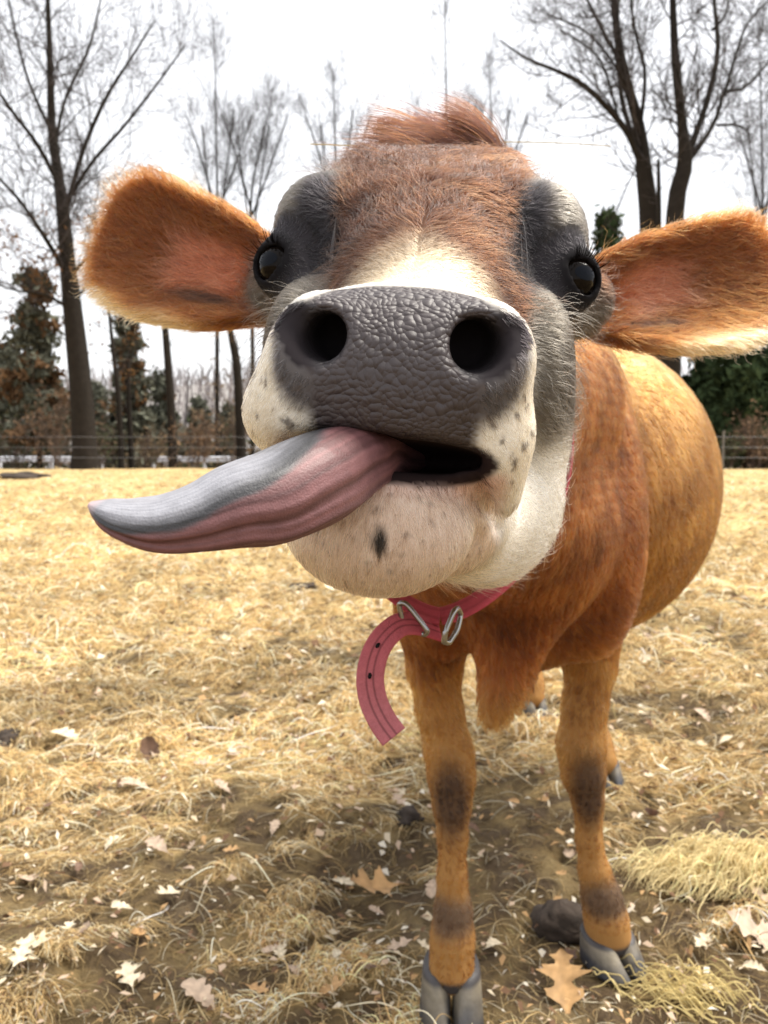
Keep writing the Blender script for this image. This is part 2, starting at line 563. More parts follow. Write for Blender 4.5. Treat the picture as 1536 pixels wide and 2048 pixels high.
def coat(p):
    cp = to_cam(p); h = (cp - HO) @ HM.T
    a = np.abs(h[:, 0]); b = h[:, 1]; c = h[:, 2]
    n1 = wob(p, 60, 1); n2 = wob(p, 160, 2); n3 = wob(p, 25, 3)
    bw = b + 0.010 * n1; cw = c + 0.010 * n1 + 0.004 * n2; aw = a + 0.006 * n1
    head = sstep(0.50, 0.40, bw + 0.15 * np.maximum(-c - 0.08, 0))
    # torso and legs
    col = np.tile(C_TAN, (len(p), 1))
    col = lerp(col, C_RUST, sstep(1.40, 1.15, p[:, 1] + 0.05 * n3) * sstep(0.52, 0.62, p[:, 2]))
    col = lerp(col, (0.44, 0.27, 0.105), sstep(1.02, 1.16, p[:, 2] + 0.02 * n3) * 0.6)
    col = lerp(col, (0.60, 0.40, 0.20), sstep(0.62, 0.50, p[:, 2]) * sstep(1.10, 1.02, p[:, 1]) * 0.5)
    legz = sstep(0.58, 0.50, p[:, 2])
    col = lerp(col, (0.33, 0.175, 0.060), legz * 0.8)
    fl = sstep(0.46, 0.40, p[:, 2])
    front = sstep(1.6, 1.5, p[:, 1])
    for ch in (CH_A, CH_B):
        k = ch[4][0]
        dk = np.sqrt(((p[:, 0] - k[0]) / 0.040) ** 2 + ((p[:, 2] - k[2] + 0.02) / 0.085) ** 2 + ((p[:, 1] - k[1] + 0.03) / 0.09) ** 2)
        col = lerp(col, (0.075, 0.045, 0.028), sstep(1.15, 0.35, dk + 0.12 * n3) * 0.93)
        k = ch[8][0]
        dk = np.sqrt(((p[:, 0] - k[0] - 0.004) / 0.055) ** 2 + ((p[:, 2] - k[2] - 0.003) / 0.040) ** 2 + ((p[:, 1] - k[1]) / 0.12) ** 2)
        col = lerp(col, (0.085, 0.06, 0.045), sstep(1.2, 0.5, dk + 0.15 * n3) * 0.85)
        k = ch[10][0]
        dk = np.abs(p[:, 2] - k[2] + 0.012) / 0.012 + ((p[:, 0] - k[0]) / 0.12) ** 2 + ((p[:, 1] - k[1]) / 0.14) ** 2
        col = lerp(col, (0.05, 0.045, 0.045), sstep(1.3, 0.7, dk))
    # neck
    col = lerp(col, C_RUST, sstep(1.15, 1.0, p[:, 1]) * sstep(0.55, 0.62, p[:, 2]))
    # head base: brown forehead, grey face
    hc = np.tile(C_BROWN, (len(p), 1))
    hc = lerp(hc, (0.150, 0.080, 0.044), 0.5 * sstep(0.2, 0.9, n2) )
    hc = lerp(hc, (0.060, 0.025, 0.014), sstep(0.205, 0.24, cw) * 0.8)
    grey = sstep(0.058, 0.074, aw + 0.25 * np.maximum(b - 0.27, 0)) * sstep(0.29, 0.27, bw) * sstep(0.215, 0.185, cw)
    hc = lerp(hc, (0.125, 0.112, 0.096), grey)
    # dark patch between bridge and eye, running up the inner brow
    dk = np.sqrt(((aw - 0.070 - 0.10 * (c - 0.135)) / 0.0165) ** 2 + ((b - 0.205) / 0.06) ** 2 + ((c - 0.137) / 0.056) ** 2)
    hc = lerp(hc, C_DARK, sstep(1.25, 0.65, dk + 0.12 * n1))
    eyed = np.linalg.norm(np.stack([a, b, c], 1) - EYE - EYE_DIR * 0.008, axis=1)
    hc = lerp(hc, C_DARK, sstep(0.043, 0.029, eyed + 0.003 * n1))
    lidm = sstep(0.0235, 0.0180, eyed)
    # lower face
    low = sstep(0.115, 0.07, cw - 0.35 * np.maximum(b - 0.2, 0)) * sstep(0.040, 0.062, aw - 0.02)
    hc = lerp(hc, C_GREY * 0.40, low * (1 - sstep(0.043, 0.029, eyed)))
    cb = np.sqrt(((a - 0.105) / 0.026) ** 2 + ((b - 0.20) / 0.065) ** 2 + ((c - 0.048) / 0.044) ** 2)
    hc = lerp(hc, (0.040, 0.033, 0.027), sstep(1.3, 0.6, cb + 0.2 * n1) * 0.9)
    jaw = sstep(0.018, -0.025, cw + 0.25 * np.maximum(b - 0.30, 0))
    hc = lerp(hc, C_WHITE, jaw * sstep(0.085, 0.13, b))
    hc = lerp(hc, (0.50, 0.44, 0.36), jaw * sstep(0.16, 0.09, b) * sstep(-0.06, -0.02, c) * 0.9)
    hc = lerp(hc, C_CREAM, sstep(-0.075, -0.10, cw) * 0.7)
    # bridge
    br = sstep(0.062, 0.040, aw) * sstep(0.140, 0.080, bw + 0.3 * a) * sstep(0.02, 0.04, c)
    hc = lerp(hc, C_CREAM, br * (0.70 + 0.30 * sstep(-0.4, 0.5, n2)))
    br2 = sstep(0.055, 0.035, aw) * sstep(0.062, 0.045, bw) * sstep(0.02, 0.04, c)
    hc = lerp(hc, (0.76, 0.66, 0.45), br2)
    # muzzle sides
    mz = sstep(0.118, 0.098, bw + 1.2 * np.maximum(c - 0.035, 0)) * sstep(-0.060, -0.045, c + 0.2 * np.maximum(b - 0.05, 0))
    hc = lerp(hc, C_WHITE, mz)
    hc = lerp(hc, C_CREAM, mz * sstep(0.052, 0.060, a) * 0.45)
    nd = np.sqrt(((a - 0.040) / 0.020) ** 2 + ((c - 0.012) / 0.026) ** 2)
    hc = lerp(hc, (0.11, 0.10, 0.10), mz * sstep(1.25, 0.80, nd + 0.1 * n1) * sstep(0.045, 0.024, b))
    spots = sstep(0.80, 1.0, wob(p, 800, 11)) * mz * sstep(0.03, 0.0, c)
    hc = lerp(hc, (0.10, 0.08, 0.07), spots * 0.8)
    ch = sstep(0.118, 0.09, b) * sstep(-0.034, -0.040, c) * sstep(0.060, 0.050, a)
    hc = lerp(hc, C_CHIN, ch)
    hc = lerp(hc, (0.62, 0.42, 0.36), ch * sstep(-0.055, -0.042, c) * 0.7)
    spot = np.sqrt(((h[:, 0] + 0.004) / 0.0035) ** 2 + ((c + 0.0725) / 0.0075) ** 2)
    hc = lerp(hc, (0.03, 0.025, 0.02), ch * sstep(1.3, 0.6, spot))
    hc = lerp(hc, (0.20, 0.15, 0.12), ch * sstep(0.95, 1.15, wob(p, 750, 12)) * 0.7)
    pm = pad_mask(h)
    hc = lerp(hc, C_PAD, pm)
    # mouth and nostril linings, near black: shade of the openings put into the colour
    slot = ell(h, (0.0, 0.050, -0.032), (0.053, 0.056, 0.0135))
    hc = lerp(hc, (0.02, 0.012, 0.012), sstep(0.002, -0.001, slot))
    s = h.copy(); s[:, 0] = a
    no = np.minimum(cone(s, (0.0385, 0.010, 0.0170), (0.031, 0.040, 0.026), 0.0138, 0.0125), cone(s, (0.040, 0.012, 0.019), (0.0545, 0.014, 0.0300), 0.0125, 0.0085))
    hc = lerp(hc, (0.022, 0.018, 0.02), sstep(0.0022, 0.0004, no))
    hc = lerp(hc, (0.009, 0.008, 0.009), lidm)
    col = lerp(col, hc, head)
    # ears
    for i in (0, 1):
        uu, vv, ww, L = ear_uvw(cp, i)
        m = sstep(0.010, 0.002, ear_sdf(cp, i)) * sstep(-0.01, 0.03, uu)
        ec = np.tile(C_EAR, (len(p), 1))
        ec = lerp(ec, C_PINK * np.array((1, 0.75, 0.7)), sstep(0.030, 0.012, np.abs(vv + 0.003 + 0.006 * n1)) * sstep(0.04, 0.06, uu) * sstep(0.135, 0.11, uu) * 0.75)
        ec = lerp(ec, (0.72, 0.50, 0.27), sstep(0.046, 0.060, np.abs(vv + 0.004 * n1)) * 0.7)
        slit = np.sqrt(((uu - 0.072) / 0.034) ** 2 + ((vv + 0.030 + 0.10 * (uu - 0.07)) / 0.0055) ** 2)
        ec = lerp(ec, (0.06, 0.03, 0.02), sstep(1.3, 0.6, slit) * 0.9)
        col = lerp(col, ec, m)
    return np.clip(col, 0.005, 0.95), pm * head

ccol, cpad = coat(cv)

# skin material: fur-coloured hide, wet pebbled skin on the muzzle pad
M_SKIN, t, b = new_mat("cow_hide")
at = t.nodes.new("ShaderNodeAttribute"); at.attribute_name = "col"
pd = t.nodes.new("ShaderNodeAttribute"); pd.attribute_name = "pad"
tc = t.nodes.new("ShaderNodeTexCoord")
wz = t.nodes.new("ShaderNodeTexNoise"); wz.inputs["Scale"].default_value = 45; wz.inputs["Detail"].default_value = 2
t.links.new(tc.outputs["Object"], wz.inputs["Vector"])
va = t.nodes.new("ShaderNodeVectorMath"); va.operation = 'MULTIPLY_ADD'
va.inputs[1].default_value = (0.012, 0.012, 0.012)
t.links.new(wz.outputs["Color"], va.inputs[0]); t.links.new(tc.outputs["Object"], va.inputs[2])
vor = t.nodes.new("ShaderNodeTexVoronoi"); vor.feature = 'F1'; vor.inputs["Scale"].default_value = 330
t.links.new(va.outputs[0], vor.inputs["Vector"])
fine = t.nodes.new("ShaderNodeTexNoise"); fine.inputs["Scale"].default_value = 900; fine.inputs["Detail"].default_value = 3
t.links.new(tc.outputs["Object"], fine.inputs["Vector"])
hm = t.nodes.new("ShaderNodeMath"); hm.operation = 'MULTIPLY_ADD'; hm.inputs[1].default_value = 0.10
t.links.new(fine.outputs[0], hm.inputs[0])
sq = t.nodes.new("ShaderNodeMath"); sq.operation = 'POWER'; sq.inputs[1].default_value = 1.8
t.links.new(vor.outputs["Distance"], sq.inputs[0])
inv = t.nodes.new("ShaderNodeMath"); inv.operation = 'SUBTRACT'; inv.inputs[0].default_value = 1.0
t.links.new(sq.outputs[0], inv.inputs[1]); t.links.new(inv.outputs[0], hm.inputs[2])
bp = t.nodes.new("ShaderNodeBump"); bp.inputs["Distance"].default_value = 0.0013
t.links.new(hm.outputs[0], bp.inputs["Height"]); t.links.new(pd.outputs["Fac"], bp.inputs["Strength"])
t.links.new(bp.outputs[0], b.inputs["Normal"])
t.links.new(at.outputs["Color"], b.inputs["Base Color"])
rr = t.nodes.new("ShaderNodeMapRange"); rr.inputs[3].default_value = 0.9; rr.inputs[4].default_value = 0.52
t.links.new(pd.outputs["Fac"], rr.inputs[0]); t.links.new(rr.outputs[0], b.inputs["Roughness"])
sp = t.nodes.new("ShaderNodeMapRange"); sp.inputs[3].default_value = 0.1; sp.inputs[4].default_value = 0.42
t.links.new(pd.outputs["Fac"], sp.inputs[0]); t.links.new(sp.outputs[0], b.inputs["Specular IOR Level"])

cow = thing("cow", "brown Jersey cow with white muzzle sticking its tongue out at the viewer", "cow", loc=(0.45, 1.7, 0.0))
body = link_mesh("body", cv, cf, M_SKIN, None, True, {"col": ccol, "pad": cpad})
keep_parent(body, cow)

# ------------------------------------------------------------------ the cow: eyes, lashes, tongue, hooves
def uv_sphere(r, nu=32, nv=20, sq=1.0):
    vs_, fs_ = [], []
    for i in range(nv + 1):
        th = math.pi * i / nv
        for j in range(nu):
            ph = 2 * math.pi * j / nu
            vs_.append((r * math.sin(th) * math.cos(ph), r * math.sin(th) * math.sin(ph), r * math.cos(th)))
    for i in range(nv):
        for j in range(nu):
            fs_.append((i * nu + j, (i + 1) * nu + j, (i + 1) * nu + (j + 1) % nu, i * nu + (j + 1) % nu))
    return np.array(vs_), fs_

for sx in (-1, 1):
    m = np.array((sx, 1, 1.0))
    v, f = uv_sphere(0.0191)
    # slight bulge of the cornea along the gaze
    n = nrm(v)
    dirn, upn, sdn = EYE_DIR * m, EYE_UP * m, EYE_SIDE * m
    v = v + n * (0.0008 * sstep(0.80, 0.98, n @ dirn))[:, None]
    eye = link_mesh("eye", head_to_world(v + (EYE - EYE_DIR * 0.0012) * m), f, M_EYE)
    keep_parent(eye, cow)
    # horizontal pupil, a thin lens on the cornea
    pv, pf = [], []
    for i in range(5):
        for j in range(24):
            rr_ = i / 4; ph = 2 * math.pi * j / 24
            q = nrm(dirn + upn * 0.26 * rr_ * math.sin(ph) + sdn * 0.46 * rr_ * math.cos(ph))
            pv.append(q * (0.01925 + 0.0008 * float(sstep(0.80, 0.98, np.array(q @ dirn)))) + (EYE - EYE_DIR * 0.0012) * m)
    for i in range(4):
        for j in range(24):
            pf.append((i * 24 + j, i * 24 + (j + 1) % 24, (i + 1) * 24 + (j + 1) % 24, (i + 1) * 24 + j))
    pu = link_mesh("pupil", head_to_world(np.array(pv)), pf, M_PUPIL)
    pu.parent = eye
    pu.matrix_parent_inverse = eye.matrix_world.inverted()
    # lashes: upper lid dense and long, lower lid sparse
    L = []
    for k in range(44):
        upper = k < 34
        ang = rng.uniform(R(-5), R(175)) ** 1.0 if upper else rng.uniform(R(200), R(330))
        out = upn * math.sin(ang) + sdn * math.cos(ang)
        root = (EYE * m) + out * np.array(0.0118 if upper else 0.0122) + dirn * (0.0180 + rng.normal() * 0.001)
        ln = (0.0075 if upper else 0.005) * rng.uniform(0.7, 1.15)
        d0 = nrm(out * 0.5 + dirn * 0.9 + rng.normal(size=3) * 0.12)
        tt = np.linspace(0, 1, 5)[:, None]
        L.append(root + ln * (tt * d0 + tt ** 2 * (out * 0.35 + (upn * 0.3 if upper else -upn * 0.2))))
    L = head_to_world(np.array(L).reshape(-1, 3)).reshape(-1, 5, 3)
    la = link_curves("eyelashes", L, np.tile(np.linspace(0.00028, 0.00008, 5), (len(L), 1)), M_LASH, None, np.tile((0.008, 0.007, 0.007), (len(L), 1)))
    la.parent = eye
    la.matrix_parent_inverse = eye.matrix_world.inverted()
    la["kind"] = "stuff"

# tongue: a muscular blade swung out to the side, grey rough top, pink side and underside
TS = [(830, 905, 0.455, 40, 0.016), (750, 905, 0.415, 55, 0.020), (690, 928, 0.378, 76, 0.024), (620, 962, 0.350, 93, 0.026), (545, 993, 0.332, 91, 0.026),
      (470, 1012, 0.321, 83, 0.025), (395, 1034, 0.314, 66, 0.022), (325, 1044, 0.310, 53, 0.019), (260, 1036, 0.308, 38, 0.015), (212, 1020, 0.308, 22, 0.010), (182, 1008, 0.308, 6, 0.003)]
TS = np.array(TS)
def spl(tab, n):
    x = np.arange(len(tab)); xi = np.linspace(0, len(tab) - 1, n)
    out = np.zeros((n, tab.shape[1]))
    for i, t_ in enumerate(xi):
        k = min(int(t_), len(tab) - 2); f_ = t_ - k
        p0 = tab[max(k - 1, 0)]; p1 = tab[k]; p2 = tab[k + 1]; p3 = tab[min(k + 2, len(tab) - 1)]
        out[i] = 0.5 * (2 * p1 + (p2 - p0) * f_ + (2 * p0 - 5 * p1 + 4 * p2 - p3) * f_ ** 2 + (3 * p1 - p0 - 3 * p2 + p3) * f_ ** 3)
    return out
ts = spl(TS, 150)
ctr = np.array([P(a, b_, c_) for a, b_, c_ in ts[:, :3]])
tang = nrm(np.gradient(ctr, axis=0))
NR = 96
tv, tcol, tf = [], [], []
for i in range(len(ts)):
    hh = max(ts[i, 3], 2) * ts[i, 2] / FPX
    ww = max(ts[i, 4], 0.002)
    fwd = np.array((0, -1.0, 0.0)); fwd = nrm(fwd - tang[i] * (fwd @ tang[i]))
    upv = np.cross(tang[i], fwd); upv = upv if upv[2] > 0 else -upv
    tt = i / (len(ts) - 1)
    # roll the blade so that its rough top turns towards the viewer
    rl = R(8)
    f2_ = fwd * math.cos(rl) - upv * math.sin(rl); u2_ = upv * math.cos(rl) + fwd * math.sin(rl)
    for j in range(NR):
        an = 2 * math.pi * j / NR
        cx, sy = math.cos(an), math.sin(an)
        cx = math.copysign(abs(cx) ** 0.85, cx); sy = math.copysign(abs(sy) ** 0.85, sy)
        q = ctr[i] + f2_ * ww * cx + u2_ * hh * sy
        # lengthwise folds on the pink side, fine ridges on top
        fold = 0.6 * (0.0010 * math.sin(an * 9 + tt * 3) + 0.0006 * math.sin(an * 17 + tt * 5 + 1) + 0.0004 * math.sin(an * 31 - tt * 8)) * (1 if sy < 0.2 else 0.15) * min(1, 8 * (1 - tt))
        lip = 0.0022 * math.exp(-((an - R(318)) / 0.16) ** 2) * math.sin(math.pi * min(1, tt * 1.1))
        q = q + nrm(q - ctr[i]) * (fold + lip)
        tv.append(q)
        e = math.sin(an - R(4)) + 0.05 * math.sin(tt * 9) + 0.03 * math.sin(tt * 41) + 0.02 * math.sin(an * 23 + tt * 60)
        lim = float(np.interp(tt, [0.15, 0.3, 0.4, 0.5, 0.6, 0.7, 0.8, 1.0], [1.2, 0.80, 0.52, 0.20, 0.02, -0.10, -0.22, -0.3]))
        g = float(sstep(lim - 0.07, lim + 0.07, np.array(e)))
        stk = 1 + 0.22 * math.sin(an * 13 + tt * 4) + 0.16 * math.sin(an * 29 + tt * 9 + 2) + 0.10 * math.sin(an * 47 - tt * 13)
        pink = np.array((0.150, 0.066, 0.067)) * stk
        grey = np.array((0.26, 0.26, 0.285)) * (1 - 0.86 * math.exp(-((e - lim - 0.10) / 0.30) ** 2)) * (1 + 0.15 * math.sin(an * 37 + tt * 6))  # grey lightens away from the edge, the highlight put into the colour
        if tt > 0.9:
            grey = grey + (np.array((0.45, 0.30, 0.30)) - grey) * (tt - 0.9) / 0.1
        dk_ = 1 - 0.6 * max(0.0, 1 - tt / 0.16)  # root darkened, the mouth's shade put into the colour
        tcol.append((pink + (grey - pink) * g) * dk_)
for i in range(len(ts) - 1):
    for j in range(NR):
        tf.append((i * NR + j, i * NR + (j + 1) % NR, (i + 1) * NR + (j + 1) % NR, (i + 1) * NR + j))
tf.append(tuple(range(NR))[::-1]); tf.append(tuple((len(ts) - 1) * NR + j for j in range(NR)))
M_TONGUE = mat_attr("wet_tongue", rough=0.52, spec=0.32, noise=0.35, nscale=160, bump=0.22, bscale=1100, coat=0.08, sss=0.0)
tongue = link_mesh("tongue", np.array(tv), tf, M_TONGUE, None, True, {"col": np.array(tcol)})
tongue["label"] = "long wet tongue, slate grey on top and pink along the side"
keep_parent(tongue, cow)

# hooves: two claws each
M_HOOF = mat_attr("hoof_horn", rough=0.5, spec=0.4, noise=0.5, nscale=45, bump=0.4, bscale=90)
def make_hoof(top, r, yaw, length, width):
    """top: where the pastern ends; claws slope forward (towards -y turned by yaw) to the ground"""
    root = bpy.data.objects.new("hoof", None); COL.objects.link(root); root.empty_display_size = 0.03
    root.location = (top[0], top[1], 0)
    keep_parent(root, cow)
    fw = np.array((math.sin(yaw), -math.cos(yaw), 0)); sd_ = np.array((math.cos(yaw), math.sin(yaw), 0)); up_ = np.array((0, 0, 1.0))
    for sx in (-1, 1):
        cvs, cfs, ccs = [], [], []
        NS, NA = 12, 22
        for i in range(NS):
            k = i / (NS - 1)                       # 0 top .. 1 ground
            z = (top[2] + 0.002) * (1 - k) + 0.001
            hl = length * (0.34 + 0.22 * k); hwid = width * (0.225 + 0.035 * k)
            cen = np.array((top[0], top[1], z)) + fw * (-0.004 + length * 0.25 * k) + sd_ * sx * (width * 0.25 + 0.002 * k)
            for j in range(NA):
                an = 2 * math.pi * j / NA
                c_, s_ = math.cos(an), math.sin(an)
                # pointed toe, turned slightly in
                toe = 1 - 0.42 * max(c_, 0) ** 1.6
                off = fw * hl * math.copysign(abs(c_) ** 0.8, c_) + sd_ * hwid * toe * math.copysign(abs(s_) ** 0.75, s_)
                off = off - sd_ * sx * (0.16 * width * max(c_, 0) ** 2 * k)
                if k < 0.05: off = off * 0.9
                cvs.append(cen + off + up_ * (0.010 * max(-c_, 0) * (1 - k)))
                band = 0.5 + 0.5 * math.sin(k * 16 + an * 0.7)
                light = np.array((0.21, 0.18, 0.13)); dark = np.array((0.035, 0.038, 0.048))
                g = min(1, max(0, 1.35 * k - 0.25 + 0.15 * band + 0.25 * math.sin(an * 2 + sx)))
                ccs.append(light + (dark - light) * g if k > 0.12 else np.array((0.05, 0.045, 0.045)))
        for i in range(NS - 1):
            for j in range(NA):
                cfs.append((i * NA + j, (i + 1) * NA + j, (i + 1) * NA + (j + 1) % NA, i * NA + (j + 1) % NA))
        cfs.append(tuple(range(NA))); cfs.append(tuple((NS - 1) * NA + j for j in range(NA))[::-1])
        c_o = link_mesh("claw", np.array(cvs) , cfs, M_HOOF, None, True, {"col": np.array(ccs)})
        c_o.parent = root
        c_o.matrix_parent_inverse = Matrix.Translation(-Vector(root.location))
for (g, r), yw in ((CH_A[-1], R(-4)), (CH_B[-1], R(22))):
    make_hoof(g, r, yw, 0.098, 0.098)
for ch in HIND:
    make_hoof(np.array(ch[-1][:3]), 0.04, R(10), 0.095, 0.09)

# ------------------------------------------------------------------ the cow: fur
def face_normals(v, f):
    n = np.cross(v[f[:, 2]] - v[f[:, 0]], v[f[:, 3]] - v[f[:, 1]])
    ar = np.linalg.norm(n, axis=1) * 0.5
    return n / np.maximum(ar * 2, 1e-12)[:, None], ar
def vert_normals(v, f, fn, ar):
    vn = np.zeros_like(v)
    for k in range(4):
        for ax in range(3):
            vn[:, ax] += np.bincount(f[:, k], weights=fn[:, ax] * ar, minlength=len(v))
    return nrm(vn)
cfn, car = face_normals(cv, cf)
cvn = vert_normals(cv, cf, cfn, car)

def grow(p, n, tan, length, lift, radius, col, npts=5, bend=0.5, wave=0.0, clump=0.0, cell=0.006, jit=0.12, taper=0.25):
    N = len(p)
    tan = tan + rng.normal(size=(N, 3)) * jit
    tan = nrm(tan - n * (tan * n).sum(1)[:, None])
    lift = np.broadcast_to(np.asarray(lift, float), (N,))
    d0 = nrm(tan * np.cos(lift)[:, None] + n * np.sin(lift)[:, None])
    side = np.cross(n, tan)
    length = length * rng.uniform(0.65, 1.2, N)
    tt = np.linspace(0, 1, npts)
    ph = wob(p, 80, 31) * 3 + rng.normal(size=N) * 0.6
    fr = rng.uniform(0.7, 1.4, N)
    out = np.empty((N, npts, 3))
    for i, t_ in enumerate(tt):
        q = p + length[:, None] * (t_ * d0 + t_ * t_ * bend * (tan - d0))
        w = wave * length * t_ * np.sin(fr * 5.5 * t_ + ph)
        out[:, i] = q + side * w[:, None]
    if clump > 0:
        key = np.floor((p + 0.0015 * rng.normal(size=p.shape)) / cell).astype(np.int64)
        hsh = key[:, 0] * 73856093 ^ key[:, 1] * 19349663 ^ key[:, 2] * 83492791
        _, inv_, cnt = np.unique(hsh, return_inverse=True, return_counts=True)
        for i, t_ in enumerate(tt):
            mean = np.stack([np.bincount(inv_, weights=out[:, i, ax]) for ax in range(3)], 1) / cnt[:, None]
            out[:, i] += (mean[inv_] - out[:, i]) * (clump * t_ ** 1.2)
    rad = radius[:, None] * np.linspace(1, taper, npts)[None] ** 1.0
    return out, rad, col

def sample(mask_faces, count, dens):
    w = car * dens * mask_faces
    cdf = np.cumsum(w); cdf /= cdf[-1]
    fi = np.searchsorted(cdf, rng.random(count))
    a_, b_ = rng.random(count), rng.random(count)
    q = cf[fi]
    def bl(X):
        return (X[q[:, 0]] * ((1 - a_) * (1 - b_))[:, None] + X[q[:, 1]] * (a_ * (1 - b_))[:, None]
                + X[q[:, 2]] * (a_ * b_)[:, None] + X[q[:, 3]] * ((1 - a_) * b_)[:, None])
    return bl(cv), nrm(bl(cvn))

fc = cv[cf].mean(1)
view = nrm(CAMC - fc)
facing = (cfn * view).sum(1)
is_head = (np.arange(len(cf)) < len(f1))
fh = to_head(fc)
hasym = np.abs(fh[:, 0])
pm_f = pad_mask(fh)
eye_d = np.linalg.norm(np.stack([hasym, fh[:, 1], fh[:, 2]], 1) - EYE - EYE_DIR * 0.006, axis=1)
bare = (pm_f > 0.4) | (eye_d < 0.0195)
slot_f = ell(fh, (0.0, 0.050, -0.032), (0.053, 0.056, 0.0135))
bare |= slot_f < 0
sh = fh.copy(); sh[:, 0] = hasym
bare |= cone(sh, (0.0385, 0.004, 0.0170), (0.031, 0.040, 0.026), 0.0160, 0.014) < 0
bare |= cone(sh, (0.039, 0.0, 0.0175), (0.0545, 0.008, 0.0300), 0.014, 0.0095) < 0
okf = (facing > -0.35) & ~bare
# head fur
dens = np.where(fh[:, 1] < 0.13, 1.9, 1.0)
hp, hn = sample(is_head & okf, 150000, dens)
hh_ = to_head(hp); ha = hh_[:, 0]; hb = hh_[:, 1]; hcz = hh_[:, 2]; aa = np.abs(ha); sg = np.sign(ha)
cpn = to_cam(hp)
one = np.ones(len(hp)); zero = np.zeros(len(hp))
nz1, nz2 = wob(hp, 45, 21), wob(hp, 45, 22)
# flow in head space (a, b, c)
flow = np.stack([sg * 0.45, 0.75 * one, -0.25 * one], 1)
muz = sstep(0.125, 0.10, hb)
top = sstep(0.02, 0.05, hcz - 0.3 * hb)
flow = flow + muz[:, None] * (np.stack([sg * 0.5, 0.25 * one, -0.75 * one], 1) - flow) * (1 - top)[:, None]
chinm = muz * sstep(-0.032, -0.042, hcz)
flow = flow + chinm[:, None] * (np.stack([0.25 * ha / 0.04, 0.15 * one, -0.95 * one], 1) - flow)
fore = sstep(0.14, 0.18, hb) * sstep(0.09, 0.12, hcz) * sstep(0.068, 0.054, aa)
flow = flow + fore[:, None] * (np.stack([sg * sstep(0.0, 0.03, aa) * 0.7 + 0.55 * nz1, 0.5 * one, 0.55 + 0.4 * nz2], 1) - flow)
jawm = sstep(0.14, 0.2, hb) * sstep(0.04, -0.02, hcz)
flow = flow + jawm[:, None] * (np.stack([sg * 0.75, 0.55 * one, -0.35 * one], 1) - flow)
neckm = sstep(0.36, 0.42, hb)
flow = flow + neckm[:, None] * (np.stack([sg * 0.5, 0.3 * one, -0.7 * one], 1) - flow)
ln = 0.0085 * one
ln = ln + muz * (0.0046 - ln)
ln = ln + chinm * (0.0075 - ln)
ln = ln + fore * (0.020 + 0.012 * sstep(0.20, 0.24, hcz) - ln)
ln = ln + jawm * (0.019 - ln)
ln = ln + sstep(-0.06, -0.09, hcz) * sstep(0.1, 0.13, hb) * (0.016 - ln)
ln = ln + neckm * (0.022 - ln)
tuftm = sstep(0.212, 0.238, hcz) * sstep(0.08, 0.06, aa)
ln = ln + tuftm * (0.030 - ln)
flow = flow + tuftm[:, None] * (np.stack([-0.75 + 0.5 * nz1, -0.25 * one, 0.35 + 0.5 * nz2], 1) - flow)
eyeh = np.linalg.norm(np.stack([aa, hb, hcz], 1) - EYE - EYE_DIR * 0.006, axis=1)
ln = np.minimum(ln, 0.0028 + 0.30 * np.maximum(eyeh - 0.022, 0))
lift = 0.42 * one + 0.25 * jawm + 0.15 * fore + 0.2 * neckm
er = np.stack([ha, hb, hcz], 1) - EYE * np.stack([sg, one, one], 1)
ef_ = sstep(0.045, 0.025, eyeh)[:, None]
flow = flow + ef_ * (nrm(er) - flow)
wflow = (flow @ HM) @ CAMR
earm_all = zero.copy()
for i in (0, 1):
    uu, vv, ww, L_ = ear_uvw(cpn, i)
    m_ = sstep(0.012, 0.004, ear_sdf(cpn, i)) * sstep(0.0, 0.03, uu)
    b_, u_, v_, w_, _ = EARS[i]
    ef = u_[None] * (0.75 + 0.2 * nz1)[:, None] + v_[None] * (np.clip(vv / 0.05, -1, 1) * 0.75 + 0.35 * nz2)[:, None]
    ef = ef @ CAMR
    wflow = wflow + m_[:, None] * (ef - wflow)
    ln = ln + m_ * (0.017 + 0.006 * sstep(0.035, 0.055, np.abs(vv)) - ln)
    lift = lift + m_ * (0.5 - lift)
    earm_all = np.maximum(earm_all, m_)
hcol, _ = coat(hp)
shade = np.exp(rng.normal(size=len(hp)) * 0.30 + 0.16 * wob(hp, 220, 41))
hcol = np.clip(hcol * shade[:, None], 0.006, 0.93)
rad = 0.00016 + 0.00009 * sstep(0.005, 0.02, ln)
pts, rad, hcol = grow(hp, hn, wflow, ln, lift, rad, hcol, npts=5, bend=0.55, wave=0.24 * fore + 0.10 * jawm + 0.15 * earm_all + 0.2 * tuftm + 0.03,
                      clump=0.66, cell=(0.0045 + 0.0045 * fore + 0.0045 * earm_all + 0.002 * jawm)[:, None])
FUR = [(pts, rad, hcol)]
# a sparse coat of longer guard hairs on jaw, ears, forehead
gp, gn = sample(is_head & okf & (fh[:, 1] > 0.14) & (eye_d > 0.06), 7000, np.ones(len(cf)))
gh = to_head(gp); gs = np.sign(gh[:, 0])
gflow = (np.stack([gs * 0.7, 0.6 + 0 * gs, -0.3 + 0.9 * sstep(0.1, 0.15, gh[:, 2])], 1) @ HM) @ CAMR
gc, _ = coat(gp)
FUR.append(grow(gp, gn, gflow, 0.028 * np.ones(len(gp)), 0.55, 0.00014 * np.ones(len(gp)), np.clip(gc * 1.25, 0, 0.95), bend=0.4, wave=0.15, jit=0.3))
